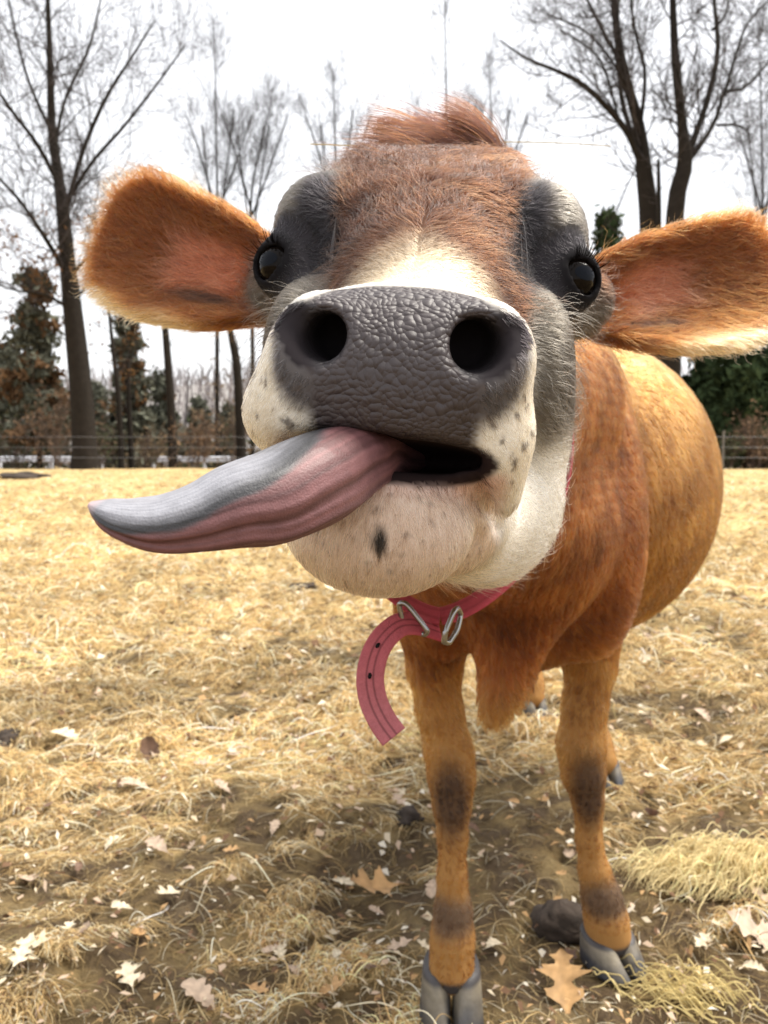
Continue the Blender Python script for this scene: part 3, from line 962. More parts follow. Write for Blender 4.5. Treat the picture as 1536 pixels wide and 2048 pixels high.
# wispy inner ear hair
ear_d = np.minimum(ear_sdf(to_cam(fc), 0), ear_sdf(to_cam(fc), 1))
ep, en = sample(is_head & okf & (ear_d < 0.004) & (facing > 0.3), 3600, np.ones(len(cf)))
ecp = to_cam(ep); efl = np.zeros_like(ep)
for i in (0, 1):
    uu, vv, ww, L_ = ear_uvw(ecp, i)
    b_, u_, v_, w_, _ = EARS[i]
    mm = (ecp[:, 0] * (1 if i else -1)) > 0
    e2 = (u_[None] * 0.9 + v_[None] * (np.clip(vv / 0.05, -1, 1) * 0.5 + 0.25 * wob(ep, 60, 71))[:, None]) @ CAMR
    efl[mm] = e2[mm]
eco, _ = coat(ep)
eco = eco * 1.3 + np.array((0.10, 0.06, 0.025)) * (rng.random((len(ep), 1)) < 0.4)
FUR.append(grow(ep, en, efl, 0.032 * np.ones(len(ep)), 0.35, 0.00017 * np.ones(len(ep)), np.clip(eco, 0, 0.9), npts=6, bend=0.5, wave=0.16, clump=0.7, cell=0.010, jit=0.2))
# poll tuft: long strands sweeping up and over to one side
NT = 9000
k_ = rng.random(NT)
ta = rng.normal(size=NT) * 0.026 + 0.024; tb = 0.326 + rng.normal(size=NT) * 0.021; tcz = 0.246 - 0.9 * np.maximum(0.33 - tb, 0) - 8.0 * (ta - 0.014) ** 2 + rng.normal(size=NT) * 0.006
troot = np.stack([ta, tb, tcz], 1)
lock = np.floor((ta + 0.1) / 0.014) + 10 * np.floor((tb - 0.28) / 0.016)
lr = np.random.default_rng(5).normal(size=(400, 4))[lock.astype(int) % 400]
tl = 0.080 * (0.75 + 0.18 * lr[:, 0]) * rng.uniform(0.8, 1.15, NT)
phi = 0.5 * lr[:, 1] + rng.normal(size=NT) * 0.10
npt = 9
tt = np.linspace(0, 1, npt)
tp = np.empty((NT, npt, 3))
cur = troot.copy()
for i in range(npt):
    tp[:, i] = cur
    ang = 1.72 + phi * 0.4 + (2.1 + 0.4 * lr[:, 2]) * tt[i] - 6.0 * (ta - 0.024)     # turns from up-right over to the left and down
    stp = np.stack([np.cos(ang), -0.35 * tt[i] - 0.25 + 0.3 * phi, np.sin(ang) * 0.66], 1)
    cur = cur + stp * (tl / npt)[:, None]
tp = head_to_world(tp.reshape(-1, 3)).reshape(NT, npt, 3)
tc_ = np.where(rng.random(NT)[:, None] < 0.5, np.array((0.070, 0.027, 0.011)), np.array((0.032, 0.013, 0.007))) * np.exp(rng.normal(size=(NT, 1)) * 0.2 + 0.2 * lr[:, 3:4])
FUR.append((tp, 0.00019 * np.linspace(1, 0.4, npt)[None].repeat(NT, 0), np.clip(tc_, 0.01, 0.8)))
def hair_tone(c):      # pigment of one strand, deeper than the colour of the whole coat
    return np.clip(c, 0.004, 0.95) ** 1.45 * 0.92
for a_, b_, c_ in FUR:
    c_ = hair_tone(c_)
    fo = link_curves("fur", a_, b_, M_HAIR, None, c_)
    keep_parent(fo, cow); fo["kind"] = "stuff"
# a dry stalk caught in the tuft, sticking out on both sides
sp_ = spl(np.array([(620, 288, 0.700), (720, 291, 0.700), (860, 288, 0.705), (1010, 284, 0.700), (1120, 286, 0.690), (1222, 292, 0.680)], float), 24)
stalk = link_curves("straw_stalk", np.array([[P(*q_) for q_ in sp_]]), np.linspace(0.0005, 0.0003, 24)[None], M_STRAND, None, np.array([(0.42, 0.32, 0.15)]))
tag(stalk, "single dry straw stalk caught crosswise in the cow's poll tuft", "straw")
# body fur
okb = (~is_head) & (facing > -0.3) & (fc[:, 2] > 0.075)
dist = np.linalg.norm(fc - CAMC, axis=1)
bp_, bn_ = sample(okb, 150000, np.clip(1.2 / dist, 0.3, 1.2) ** 2)
z = bp_[:, 2]; y = bp_[:, 1]
bl_ = np.interp(z, [0.05, 0.30, 0.45, 0.55, 0.7, 1.2], [0.008, 0.010, 0.014, 0.026, 0.024, 0.022])
bl_ = bl_ * np.where(y > 1.5, 1.5, 1.0)
bw1, bw2 = wob(bp_, 14, 51), wob(bp_, 30, 52)
bflow = np.stack([0.25 + 0.35 * bw1, 0.45 + 0.2 * bw2, -0.8 + 0.25 * bw1], 1)
bcol, _ = coat(bp_)
bcol = np.clip(bcol * np.exp(rng.normal(size=len(bp_)) * 0.15 + 0.30 * wob(bp_, 45, 53) + 0.25 * wob(bp_, 120, 54))[:, None], 0.01, 0.92)
pts, rad, bcol = grow(bp_, bn_, bflow, bl_, 0.45, 0.00034 + 0.00030 * np.clip(np.linalg.norm(bp_ - CAMC, axis=1) - 1.0, 0, 1.2), bcol, npts=4, bend=0.6, wave=0.14, clump=0.75, cell=0.016)
fo = link_curves("fur", pts, rad, M_HAIR, None, hair_tone(bcol))
keep_parent(fo, cow); fo["kind"] = "stuff"

# ------------------------------------------------------------------ ground
def gz(x, y):
    x = np.asarray(x, float); y = np.asarray(y, float)
    z = 0.60 * sstep(2.6, 20.0, y) - 0.75 * sstep(21.0, 30.0, y)
    p = np.stack([x, y, 0 * x], -1).reshape(-1, 3)
    hum = (0.022 * wob(p, 3.2, 61) + 0.018 * wob(p, 8.5, 62) + 0.012 * wob(p, 26, 73 - 10)).reshape(x.shape)
    amp = np.ones_like(x)
    for c_ in ((CH_A[-1][0]), (CH_B[-1][0])):
        amp = amp * sstep(0.05, 0.22, np.hypot(x - c_[0], y - c_[1] + 0.02))
    for ch in HIND:
        amp = amp * sstep(0.05, 0.2, np.hypot(x - ch[-1][0], y - ch[-1][1]))
    return z + hum * amp - 0.006

def soil(x, y):
    """0 thick straw .. 1 bare soil"""
    p = np.stack([x, y, 0 * np.asarray(x)], -1).reshape(-1, 3)
    v = 0.32 * wob(p, 2.6, 71) + 0.36 * wob(p, 9.0, 72) + 0.46 * wob(p, 26, 73) + 0.2 * wob(p, 55, 74)
    near = sstep(1.5, 0.95, np.hypot(p[:, 0] - 0.02, (p[:, 1] - 1.15)) * 1.6)
    track = sstep(0.45, 0.1, np.abs(np.hypot((p[:, 0] - 1.35) / 1.3, (p[:, 1] - 2.7) / 0.42)) - 0.5)
    shade = sstep(0.75, 0.35, np.hypot((p[:, 0] - 0.45) / 1.0, (p[:, 1] - 1.75) / 0.85))  # shade beneath the cow, put in as darker bare soil
    far = sstep(3.2, 6.0, p[:, 1])
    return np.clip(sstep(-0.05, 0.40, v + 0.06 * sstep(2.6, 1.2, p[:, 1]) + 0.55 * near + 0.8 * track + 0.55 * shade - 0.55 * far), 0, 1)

gx = np.concatenate([-np.geomspace(3, 500, 46)[::-1], np.linspace(-2.95, 2.95, 170), np.geomspace(3, 500, 46)])
gy = np.concatenate([np.linspace(-6, 0.5, 14), np.linspace(0.55, 4.5, 130), np.geomspace(4.55, 600, 90)])
GX, GY = np.meshgrid(gx, gy, indexing='ij')
GZ = gz(GX, GY)
gv = np.stack([GX, GY, GZ], -1).reshape(-1, 3)
ii, jj = np.meshgrid(np.arange(len(gx) - 1), np.arange(len(gy) - 1), indexing='ij')
i0 = (ii * len(gy) + jj).ravel()
gf = np.stack([i0, i0 + len(gy), i0 + len(gy) + 1, i0 + 1], 1)
M_GROUND, t, b = new_mat("pasture_soil")
tc = t.nodes.new("ShaderNodeTexCoord")
sa = t.nodes.new("ShaderNodeAttribute"); sa.attribute_name = "soil"
def tex(scale, det, vec=None, rough=0.6):
    n_ = t.nodes.new("ShaderNodeTexNoise"); n_.inputs["Scale"].default_value = scale; n_.inputs["Detail"].default_value = det; n_.inputs["Roughness"].default_value = rough
    t.links.new(vec or tc.outputs["Object"], n_.inputs["Vector"])
    return n_
mp = t.nodes.new("ShaderNodeMapping"); mp.inputs["Scale"].default_value = (1.0, 0.45, 1.0)
t.links.new(tc.outputs["Object"], mp.inputs["Vector"])
nA, nB, nC = tex(9, 10), tex(2.2, 12, mp.outputs[0], 0.75), tex(60, 6)
def ramp(src, stops):
    r_ = t.nodes.new("ShaderNodeValToRGB")
    while len(r_.color_ramp.elements) < len(stops): r_.color_ramp.elements.new(0.5)
    for e_, (p_, c_) in zip(r_.color_ramp.elements, stops):
        e_.position = p_; e_.color = (*c_, 1)
    t.links.new(src, r_.inputs[0])
    return r_
straw = ramp(nB.outputs[0], [(0.30, (0.20, 0.135, 0.065)), (0.45, (0.47, 0.335, 0.150)), (0.58, (0.60, 0.45, 0.22)), (0.72, (0.74, 0.62, 0.38))])
earth = ramp(nA.outputs[0], [(0.30, (0.028, 0.019, 0.012)), (0.55, (0.080, 0.055, 0.034)), (0.75, (0.19, 0.14, 0.085))])
mx = t.nodes.new("ShaderNodeMix"); mx.data_type = 'RGBA'
sm = t.nodes.new("ShaderNodeMath"); sm.operation = 'MULTIPLY_ADD'; sm.inputs[1].default_value = 0.8
t.links.new(sa.outputs["Fac"], sm.inputs[0]); 
nm = t.nodes.new("ShaderNodeMapRange"); nm.inputs[1].default_value = 0.35; nm.inputs[2].default_value = 0.65; nm.inputs[3].default_value = -0.25; nm.inputs[4].default_value = 0.35
t.links.new(nA.outputs[0], nm.inputs[0]); t.links.new(nm.outputs[0], sm.inputs[2]); sm.use_clamp = True
t.links.new(sm.outputs[0], mx.inputs[0]); t.links.new(straw.outputs[0], mx.inputs[6]); t.links.new(earth.outputs[0], mx.inputs[7])
t.links.new(mx.outputs[2], b.inputs["Base Color"])
b.inputs["Roughness"].default_value = 0.95; b.inputs["Specular IOR Level"].default_value = 0.1
bpg = t.nodes.new("ShaderNodeBump"); bpg.inputs["Strength"].default_value = 0.9; bpg.inputs["Distance"].default_value = 0.03
ad = t.nodes.new("ShaderNodeMath"); ad.operation = 'ADD'
t.links.new(nA.outputs[0], ad.inputs[0]); t.links.new(nC.outputs[0], ad.inputs[1])
t.links.new(ad.outputs[0], bpg.inputs["Height"]); t.links.new(bpg.outputs[0], b.inputs["Normal"])
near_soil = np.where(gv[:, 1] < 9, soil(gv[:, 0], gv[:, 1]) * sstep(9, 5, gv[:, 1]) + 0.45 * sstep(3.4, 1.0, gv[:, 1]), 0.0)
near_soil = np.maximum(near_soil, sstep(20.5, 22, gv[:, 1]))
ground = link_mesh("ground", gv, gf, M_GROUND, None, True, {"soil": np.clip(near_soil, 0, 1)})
tag(ground, "dry straw coloured pasture with patches of bare brown soil", None, None, "structure")

# matted dead grass
def ground_points(n, y0, y1, py_pow=1.0, margin=420):
    py = y0 + (y1 - y0) * rng.random(n) ** py_pow
    px = rng.uniform(-margin, 1536 + margin, n)
    u = (1024 - py) / FPX
    xx = (px - 768) / FPX
    dirs = np.stack([xx, CP + u * SP, -SP + u * CP], 1)
    t_ = np.full(n, 2.0)
    for _ in range(12):
        q = CAMC + dirs * t_[:, None]
        h_ = gz(q[:, 0], np.clip(q[:, 1], 0, 20.5))
        t_ = t_ + np.clip((q[:, 2] - h_) / np.maximum(-dirs[:, 2] + 0.035, 0.02), -4, 4) * 0.8
        t_ = np.clip(t_, 0.5, 40)
    q = CAMC + dirs * t_[:, None]
    return q[:, :2], t_

def straw_strands(n, y0, y1, lo, hi, rad0, up, pale, npts=6, dmin=0.10):
    xy, dist = ground_points(n, y0, y1)
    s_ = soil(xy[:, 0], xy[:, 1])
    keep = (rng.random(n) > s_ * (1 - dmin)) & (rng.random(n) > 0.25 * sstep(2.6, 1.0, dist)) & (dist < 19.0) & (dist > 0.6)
    xy, dist, s_ = xy[keep], dist[keep], s_[keep]
    n = len(xy)
    p3 = np.stack([xy[:, 0], xy[:, 1], 0 * xy[:, 0]], 1)
    ang = 2.4 * wob(p3, 5.5, 81) + rng.normal(size=n) * 0.9
    k_ = rng.normal(size=n) * 0.85
    ln_ = rng.uniform(lo, hi, n) * np.clip(dist / 1.6, 0.75, 2.2)
    rise = np.abs(rng.normal(size=n)) * up * np.clip(dist / 2.0, 0.8, 2.0)
    thatch = np.clip(0.45 + 0.55 * wob(p3, 9, 82), 0, 1) * (1 - s_) * 0.022
    pts_ = np.empty((n, npts, 3))
    cx, cy = xy[:, 0].copy(), xy[:, 1].copy()
    st = ln_ / (npts - 1)
    base = gz(cx, cy)
    for i in range(npts):
        t_ = i / (npts - 1)
        zz = gz(cx, cy) if i in (0, npts - 1) or npts < 5 else None
        pts_[:, i, 0] = cx; pts_[:, i, 1] = cy
        pts_[:, i, 2] = base + thatch * (0.5 + 0.5 * math.sin(math.pi * min(1, t_ * 1.4))) + rise * math.sin(math.pi * (0.08 + 0.80 * t_)) + 0.002
        a_ = ang + k_ * t_
        cx = cx + np.cos(a_) * st; cy = cy + np.sin(a_) * st
    end = gz(cx, cy)
    pts_[:, :, 2] += (end - base)[:, None] * np.linspace(0, 1, npts)[None]
    pal = np.array([(0.62, 0.45, 0.22), (0.73, 0.58, 0.33), (0.47, 0.32, 0.15), (0.85, 0.77, 0.57), (0.20, 0.135, 0.08), (0.50, 0.42, 0.20)])
    pr = np.array([0.30, 0.28, 0.16, 0.10 + pale, 0.14, 0.02]); pr /= pr.sum()
    c_ = pal[rng.choice(6, n, p=pr)] * np.exp(rng.normal(size=(n, 1)) * 0.18 + 0.22 * wob(p3, 4.0, 83)[:, None])
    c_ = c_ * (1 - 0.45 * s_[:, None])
    r_ = rad0 * rng.uniform(0.6, 1.4, n) * np.clip(dist / 1.5, 0.9, 6.0)
    rad_ = r_[:, None] * np.interp(np.linspace(0, 1, npts), [0, 0.2, 0.7, 1], [0.8, 1, 0.8, 0.3])[None]
    return pts_, rad_, np.clip(c_, 0.01, 0.9)
for args in ((150000, 935, 2200, 0.018, 0.060, 0.00062, 0.007, 0.05), (40000, 935, 1500, 0.02, 0.06, 0.0007, 0.014, 0.08), (3500, 1100, 2200, 0.05, 0.14, 0.0009, 0.020, 0.5)):
    a_, b_, c_ = straw_strands(*args)
    go_ = link_curves("dry_grass", a_, b_, M_STRAND, None, c_)
    tag(go_, "matted dead straw coloured grass covering the pasture", None, None, "stuff")
# the pale combed tuft at the lower right
def grass_tuft(px, py, n, ln0, ang0, spread, colr, name, label):
    q, d_ = None, None
    u = (1024 - py) / FPX
    dd = CAM_H / (SP - u * CP)
    c0 = P(px, py, dd)
    xy = c0[:2] + rng.normal(size=(n, 2)) * np.array((spread, spread * 0.55))
    ang = ang0 + rng.normal(size=n) * 0.33
    ln_ = ln0 * rng.uniform(0.6, 1.2, n)
    pts_ = np.empty((n, 7, 3))
    for i in range(7):
        t_ = i / 6
        pts_[:, i, 0] = xy[:, 0] + np.cos(ang + 0.5 * t_ * rng.normal(size=n) * 0.2) * ln_ * t_
        pts_[:, i, 1] = xy[:, 1] + np.sin(ang) * ln_ * t_
        pts_[:, i, 2] = gz(pts_[:, i, 0], pts_[:, i, 1]) + 0.006 + ln_ * 0.42 * math.sin(math.pi * (0.05 + 0.9 * t_)) * rng.uniform(0.5, 1.1, n)
    c_ = np.array(colr) * np.exp(rng.normal(size=(n, 1)) * 0.2)
    o_ = link_curves(name, pts_, 0.0011 * np.interp(np.linspace(0, 1, 7), [0, .7, 1], [1, .8, .25])[None] * np.ones((n, 1)), M_STRAND, None, np.clip(c_, 0, .9))
    tag(o_, label, "grass tuft")
grass_tuft(1475, 1740, 900, 0.15, R(215), 0.075, (0.70, 0.58, 0.32), "grass_tuft", "thick pale tuft of combed over dead grass right of the hooves")
grass_tuft(1400, 2005, 110, 0.07, R(150), 0.05, (0.58, 0.47, 0.22), "grass_tuft", "low yellowish grass tuft right of the jagged tan oak leaf")

# ------------------------------------------------------------------ fallen leaves, clods
def leaf_mesh(seed, kind):
    """lobed oak leaf, 1 unit long along +y, folded along the midrib and curled"""
    r = np.random.default_rng(seed)
    if kind == 0:     # pin oak: deep pointed lobes
        out = [(0.00, 0.02), (0.12, 0.05), (0.19, 0.10), (0.24, 0.20), (0.31, 0.34), (0.345, 0.27), (0.40, 0.31), (0.42, 0.20), (0.45, 0.14), (0.52, 0.13), (0.57, 0.22), (0.655, 0.39), (0.68, 0.30), (0.735, 0.32),
               (0.745, 0.20), (0.77, 0.12), (0.82, 0.11), (0.885, 0.18), (0.91, 0.10), (1.0, 0.0)]
    else:             # white oak: shallow round lobes
        out = [(0.00, 0.02), (0.12, 0.08), (0.20, 0.16), (0.26, 0.19), (0.31, 0.12), (0.40, 0.22), (0.48, 0.28), (0.54, 0.18), (0.63, 0.27), (0.71, 0.29), (0.77, 0.19), (0.86, 0.22), (0.94, 0.14), (1.0, 0.0)]
    out = np.array(out); out[1:-1, 1] *= r.uniform(0.85, 1.15, len(out) - 2)
    curl, fold, tw = r.uniform(-0.25, 0.35), r.uniform(0.1, 0.55), r.normal() * 0.3
    vv, ff = [], []
    n = len(out)
    for sd_ in (-1, 0, 1):
        for k in (0.5, 1.0) if sd_ else (0.0,):
            for y_, x_ in out:
                x = sd_ * x_ * k * (1 + 0.12 * sd_ * r.normal() * 0.5)
                z = abs(x) * fold + curl * (y_ - 0.5) ** 2 * 1.6 + tw * x * (y_ - 0.5) + r.normal() * 0.006
                vv.append((x, y_ - 0.5, z))
    rows = {(-1, 1): 0, (-1, 2): 1, (0, 0): 2, (1, 1): 3, (1, 2): 4}
    def q(a, b):
        for i in range(n - 1):
            ff.append((a * n + i, b * n + i, b * n + i + 1, a * n + i + 1))
    q(1, 0); q(0, 2); q(2, 3); q(3, 4)
    # stalk
    b0 = len(vv)
    for i in range(4):
        vv += [(-0.008, -0.5 - 0.09 * i, curl * 0.4 + 0.004), (0.008, -0.5 - 0.09 * i, curl * 0.4 + 0.004)]
    for i in range(3):
        ff.append((b0 + 2 * i, b0 + 2 * i + 1, b0 + 2 * i + 3, b0 + 2 * i + 2))
    return np.array(vv), ff
def leaf_mat(name, colr):
    m, t_, b_ = new_mat(name)
    tc_l = t_.nodes.new("ShaderNodeTexCoord")
    nz_ = t_.nodes.new("ShaderNodeTexNoise"); nz_.inputs["Scale"].default_value = 5; nz_.inputs["Detail"].default_value = 8
    t_.links.new(tc_l.outputs["Object"], nz_.inputs["Vector"])
    cr = t_.nodes.new("ShaderNodeValToRGB")
    cr.color_ramp.elements[0].position = 0.3; cr.color_ramp.elements[0].color = (*[c * 0.55 for c in colr], 1)
    cr.color_ramp.elements[1].position = 0.65; cr.color_ramp.elements[1].color = (*colr, 1)
    t_.links.new(nz_.outputs[0], cr.inputs[0]); t_.links.new(cr.outputs[0], b_.inputs["Base Color"])
    b_.inputs["Roughness"].default_value = 0.6; b_.inputs["Specular IOR Level"].default_value = 0.3
    return m
LEAFC = {"tan": (0.50, 0.30, 0.13), "pale": (0.48, 0.36, 0.26), "brown": (0.17, 0.10, 0.065), "mauve": (0.26, 0.16, 0.14), "cream": (0.66, 0.56, 0.40)}
LEAFM = {k: leaf_mat("leaf_" + k, v) for k, v in LEAFC.items()}
LEAF_BASE = {}
for kind in (0, 1):
    for var in range(4):
        for cn in LEAFC:
            v_, f_ = leaf_mesh(100 + kind * 10 + var, kind)
            me = bpy.data.meshes.new("oak_leaf"); me.from_pydata([tuple(map(float, q_)) for q_ in v_], [], f_)
            me.polygons.foreach_set("use_smooth", np.ones(len(me.polygons), dtype=bool)); me.materials.append(LEAFM[cn])
            LEAF_BASE[(kind, var, cn)] = me
def on_ground(px, py):
    u = (1024 - py) / FPX
    d_ = np.array([(px - 768) / FPX, CP + u * SP, -SP + u * CP])
    t_ = 1.0
    for _ in range(60):
        q = CAMC + d_ * t_
        t_ += 0.6 * (q[2] - float(gz(np.array([q[0]]), np.array([q[1]]))[0])) / max(-d_[2] + 0.03, 0.03)
    return CAMC + d_ * t_
def put_leaf(px, py, size, cn, kind, var, rot, tilt, label, group=None, lift=0.022):
    q = on_ground(px, py)
    o_ = bpy.data.objects.new("oak_leaf", LEAF_BASE[(kind, var, cn)])
    COL.objects.link(o_)
    o_.location = (q[0], q[1], q[2] + lift)
    o_.scale = (size, size, size)
    o_.rotation_euler = (tilt, random.uniform(-0.25, 0.25), rot)
    tag(o_, label, "leaf", group)
SPECIAL = [
    (1128, 1992, 0.105, "tan", 0, 0, R(-8), R(38), "jagged tan oak leaf lying between the two front hooves at the bottom edge"),
    (1505, 1885, 0.105, "pale", 0, 1, R(60), R(25), "pale pinkish oak leaf at the right edge below the combed grass tuft"),
    (130, 1482, 0.120, "cream", 1, 1, R(75), R(10), "large bleached oak leaf lying flat, brightest on the left side"),
    (303, 1522, 0.105, "brown", 1, 2, R(20), R(60), "dark brown oak leaf standing on edge in the straw"),
    (270, 1585, 0.085, "pale", 1, 0, R(100), R(15), "pale oak leaf lying below the upright dark brown leaf"),
    (338, 1808, 0.062, "cream", 0, 2, R(140), R(20), "small bleached jagged oak leaf beside a greenish grass sprig"),
    (745, 1795, 0.120, "tan", 0, 3, R(110), R(18), "broad tan oak leaf lying left of the nearer front leg"),
    (560, 1928, 0.040, "cream", 1, 3, R(30), R(10), "tiny white leaf scrap on bare soil near the bottom edge"),
    (60, 1462, 0.085, "pale", 1, 3, R(-40), R(20), "pale oak leaf just behind the large bleached one"),
    (400, 2012, 0.075, "pale", 1, 1, R(60), R(20), "pale curled oak leaf at the bottom edge among loose straw"),
    (1300, 1648, 0.070, "mauve", 1, 2, R(150), R(35), "purplish brown oak leaf right of the farther front leg"),
    (1302, 1592, 0.072, "pale", 0, 1, R(200), R(25), "crumpled pink grey oak leaf above the purplish brown one"),
    (1405, 1440, 0.080, "pale", 1, 0, R(20), R(20), "pinkish curled oak leaf on the dark trampled soil at right"),
    (1290, 1330, 0.075, "cream", 0, 0, R(-60), R(30), "bright bleached leaf just right of the farther front leg's top"),
    (660, 1185, 0.10, "cream", 1, 2, R(80), R(20), "bleached leaf beside the dark clod below the chin"),
    (600, 1195, 0.10, "cream", 1, 0, R(10), R(20), "bleached leaf left of the dark clod below the chin"),
    (455, 1290, 0.10, "cream", 0, 3, R(40), R(15), "bleached leaf in the middle of the sunny straw at left"),
    (320, 1352, 0.09, "cream", 1, 3, R(140), R(15), "bleached leaf in front of the large bare soil patch at left"),
]
for a_ in SPECIAL: put_leaf(*a_)
lr_ = random.Random(3)
GRP = [("cream", "small bleached oak leaf among many scattered over the straw"), ("pale", "small pinkish pale oak leaf among many scattered over the straw"),
       ("brown", "small dark brown oak leaf among many scattered over the straw"), ("tan", "small tan oak leaf among many scattered over the straw")]
for k in range(190):
    py = 1010 + 1010 * lr_.random() ** 1.3; px = lr_.uniform(-60, 1600)
    cn, lb = lr_.choices(GRP, (4, 3, 2, 3))[0]
    zone = ("far up the sunny field" if py < 1260 else "near the photo's left edge" if px < 400 else "left of the nearer front leg" if px < 840 else
            "between and behind the front legs" if px < 1190 else "right of the farther front leg")
    lb = lb.split(" among")[0] + ", one of several " + zone
    put_leaf(px, py, lr_.uniform(0.025, 0.065) * (1.25 if py < 1350 else 1), cn, lr_.randint(0, 1), lr_.randint(0, 3), lr_.uniform(0, 6.28), lr_.uniform(-0.5, 0.6), lb, lb.replace("leaf, one of several", "leaves"), lift=0.02)

nL = 6000
xy, dist = ground_points(nL, 938, 2150)
kp = (dist < 19) & (dist > 0.7) & (rng.random(nL) < 0.60 + 0.4 * sstep(1.8, 3.2, dist)); xy, dist = xy[kp], dist[kp]
cen = np.stack([xy[:, 0], xy[:, 1], gz(xy[:, 0], xy[:, 1]) + 0.012 + 0.012 * rng.random(len(xy))], 1)
a_ = rng.uniform(0, 6.283, len(xy)); sz = (0.004 + 0.009 * rng.random(len(xy))) * np.clip(dist / 1.6, 0.8, 3.2)
ax1 = np.stack([np.cos(a_), np.sin(a_), rng.normal(size=len(xy)) * 0.35], 1) * sz[:, None]
ax2 = np.stack([-np.sin(a_), np.cos(a_), rng.normal(size=len(xy)) * 0.35], 1) * (sz * rng.uniform(0.25, 0.7, len(xy)))[:, None]
bow = np.stack([0 * a_, 0 * a_, sz * rng.uniform(0.0, 0.5, len(xy))], 1)
lv = np.stack([cen - ax1, cen - ax1 * 0.2 + ax2 + bow, cen + ax1, cen + ax1 * 0.2 - ax2 + bow], 1).reshape(-1, 3)
lc = np.array([(0.70, 0.60, 0.44), (0.60, 0.46, 0.34), (0.20, 0.12, 0.075), (0.50, 0.32, 0.16), (0.80, 0.74, 0.62)])[rng.choice(5, len(xy), p=[0.2, 0.2, 0.3, 0.2, 0.1])]
lit = link_mesh("leaf_litter", lv, np.arange(len(lv)).reshape(-1, 4), M_LEAF, None, False, {"col": np.repeat(lc, 4, 0)})
tag(lit, "crumbled leaf fragments strewn over the straw", None, None, "stuff")
M_CLOD = mat_attr("dark_clod", rough=0.9, spec=0.25, noise=0.5, nscale=50, bump=0.9, bscale=70)
def clod(px, py, rx, ry, rz, seed, label, colr=(0.05, 0.038, 0.030), cat="soil clod"):
    q = on_ground(px, py)
    v_, f_ = uv_sphere(1.0, 26, 16)
    n_ = v_.copy()
    r_ = 1 + 0.20 * wob(n_, 2.6, seed) + 0.13 * wob(n_, 6, seed + 1) + 0.10 * wob(n_, 12, seed + 2)
    v_ = n_ * r_[:, None] * np.array((rx, ry, rz))
    o_ = link_mesh("soil_clod", v_, f_, M_CLOD, None, True, {"col": np.array(colr)[None] * (1 + 0.3 * wob(n_, 5, seed + 3))[:, None].clip(0.5, 1.5)})
    o_.location = (q[0], q[1], q[2] + rz * 0.35)
    tag(o_, label, cat)
clod(1118, 1862, 0.055, 0.045, 0.040, 1, "dark rounded clod of soil beside the farther front hoof")
clod(605, 1178, 0.085, 0.06, 0.030, 5, "dark clod of soil behind the chin in the sunny straw")
clod(45, 958, 0.50, 0.30, 0.10, 9, "low dark mound at the far left end of the field")
clod(15, 1490, 0.04, 0.06, 0.03, 13, "dark clod at the left edge behind the large bleached leaf")
clod(630, 1385, 0.05, 0.05, 0.016, 17, "flat dark clod between the strap end and the sunny straw")
clod(815, 1640, 0.035, 0.035, 0.02, 21, "small dark clod left of the nearer front leg's knee")

# ------------------------------------------------------------------ collar
M_STRAP = mat_attr("pink_webbing", rough=0.85, spec=0.15, noise=0.22, nscale=260, bump=0.5, bscale=900)
def ribbon(center, across, width, thick, cols, name, parent, ncol=9):
    """strap: centre line (N,3), across direction (N,3); closed box section with rounded edge rows"""
    N = len(center)
    tg = nrm(np.gradient(center, axis=0)); ac = nrm(across - tg * (across * tg).sum(1)[:, None]); nn = np.cross(tg, ac)
    prof = [(x, 1) for x in np.linspace(-1, 1, ncol)] + [(x, -1) for x in np.linspace(1, -1, ncol)]
    v_, c_, f_ = [], [], []
    K = len(prof)
    for i in range(N):
        for (x, sgn) in prof:
            edge = 1 - 0.55 * (abs(x) > 0.98)
            v_.append(center[i] + ac[i] * x * width * 0.5 + nn[i] * sgn * thick * 0.5 * edge)
            c_.append(cols(i / (N - 1), x))
    for i in range(N - 1):
        for j in range(K):
            f_.append((i * K + j, i * K + (j + 1) % K, (i + 1) * K + (j + 1) % K, (i + 1) * K + j))
    f_.append(tuple(range(K))[::-1]); f_.append(tuple((N - 1) * K + j for j in range(K)))
    o_ = link_mesh(name, np.array(v_), f_, M_STRAP, None, True, {"col": np.array(c_)})
    keep_parent(o_, parent)
    return o_
def tube(path, r, name, mat, parent, closed=False, ns=10, attrs=None):
    path = np.asarray(path, float); N = len(path)
    tg = nrm(np.roll(path, -1, 0) - np.roll(path, 1, 0)) if closed else nrm(np.gradient(path, axis=0))
    ref = np.array((0.3, 0.2, 1.0))
    s1 = nrm(np.cross(tg, ref)); s2 = np.cross(tg, s1)
    rr_ = np.broadcast_to(np.asarray(r, float), (N,))
    v_ = np.concatenate([path + rr_[:, None] * (s1 * math.cos(2 * math.pi * j / ns) + s2 * math.sin(2 * math.pi * j / ns)) for j in range(ns)]).reshape(ns, N, 3).transpose(1, 0, 2).reshape(-1, 3)
    f_ = []
    for i in range(N if closed else N - 1):
        for j in range(ns):
            a1, a2 = i * ns, ((i + 1) % N) * ns
            f_.append((a1 + j, a1 + (j + 1) % ns, a2 + (j + 1) % ns, a2 + j))
    if not closed:
        f_.append(tuple(range(ns))[::-1]); f_.append(tuple((N - 1) * ns + j for j in range(ns)))
    o_ = link_mesh(name, v_, f_, mat, None, True, attrs)
    if parent is not None: keep_parent(o_, parent)
    return o_
c_bot = P(880, 1232, 0.660); c_top = P(900, 520, 0.86)
collar = thing("collar", "faded pink webbing collar with a loose strap end under the cow's chin", "collar", loc=tuple(c_bot))
cc = (c_bot + c_top) / 2; vax = (c_bot - c_top) / 2; hax = np.array((1.0, 0, 0)) * 0.120
th = np.linspace(0, 2 * math.pi, 97)
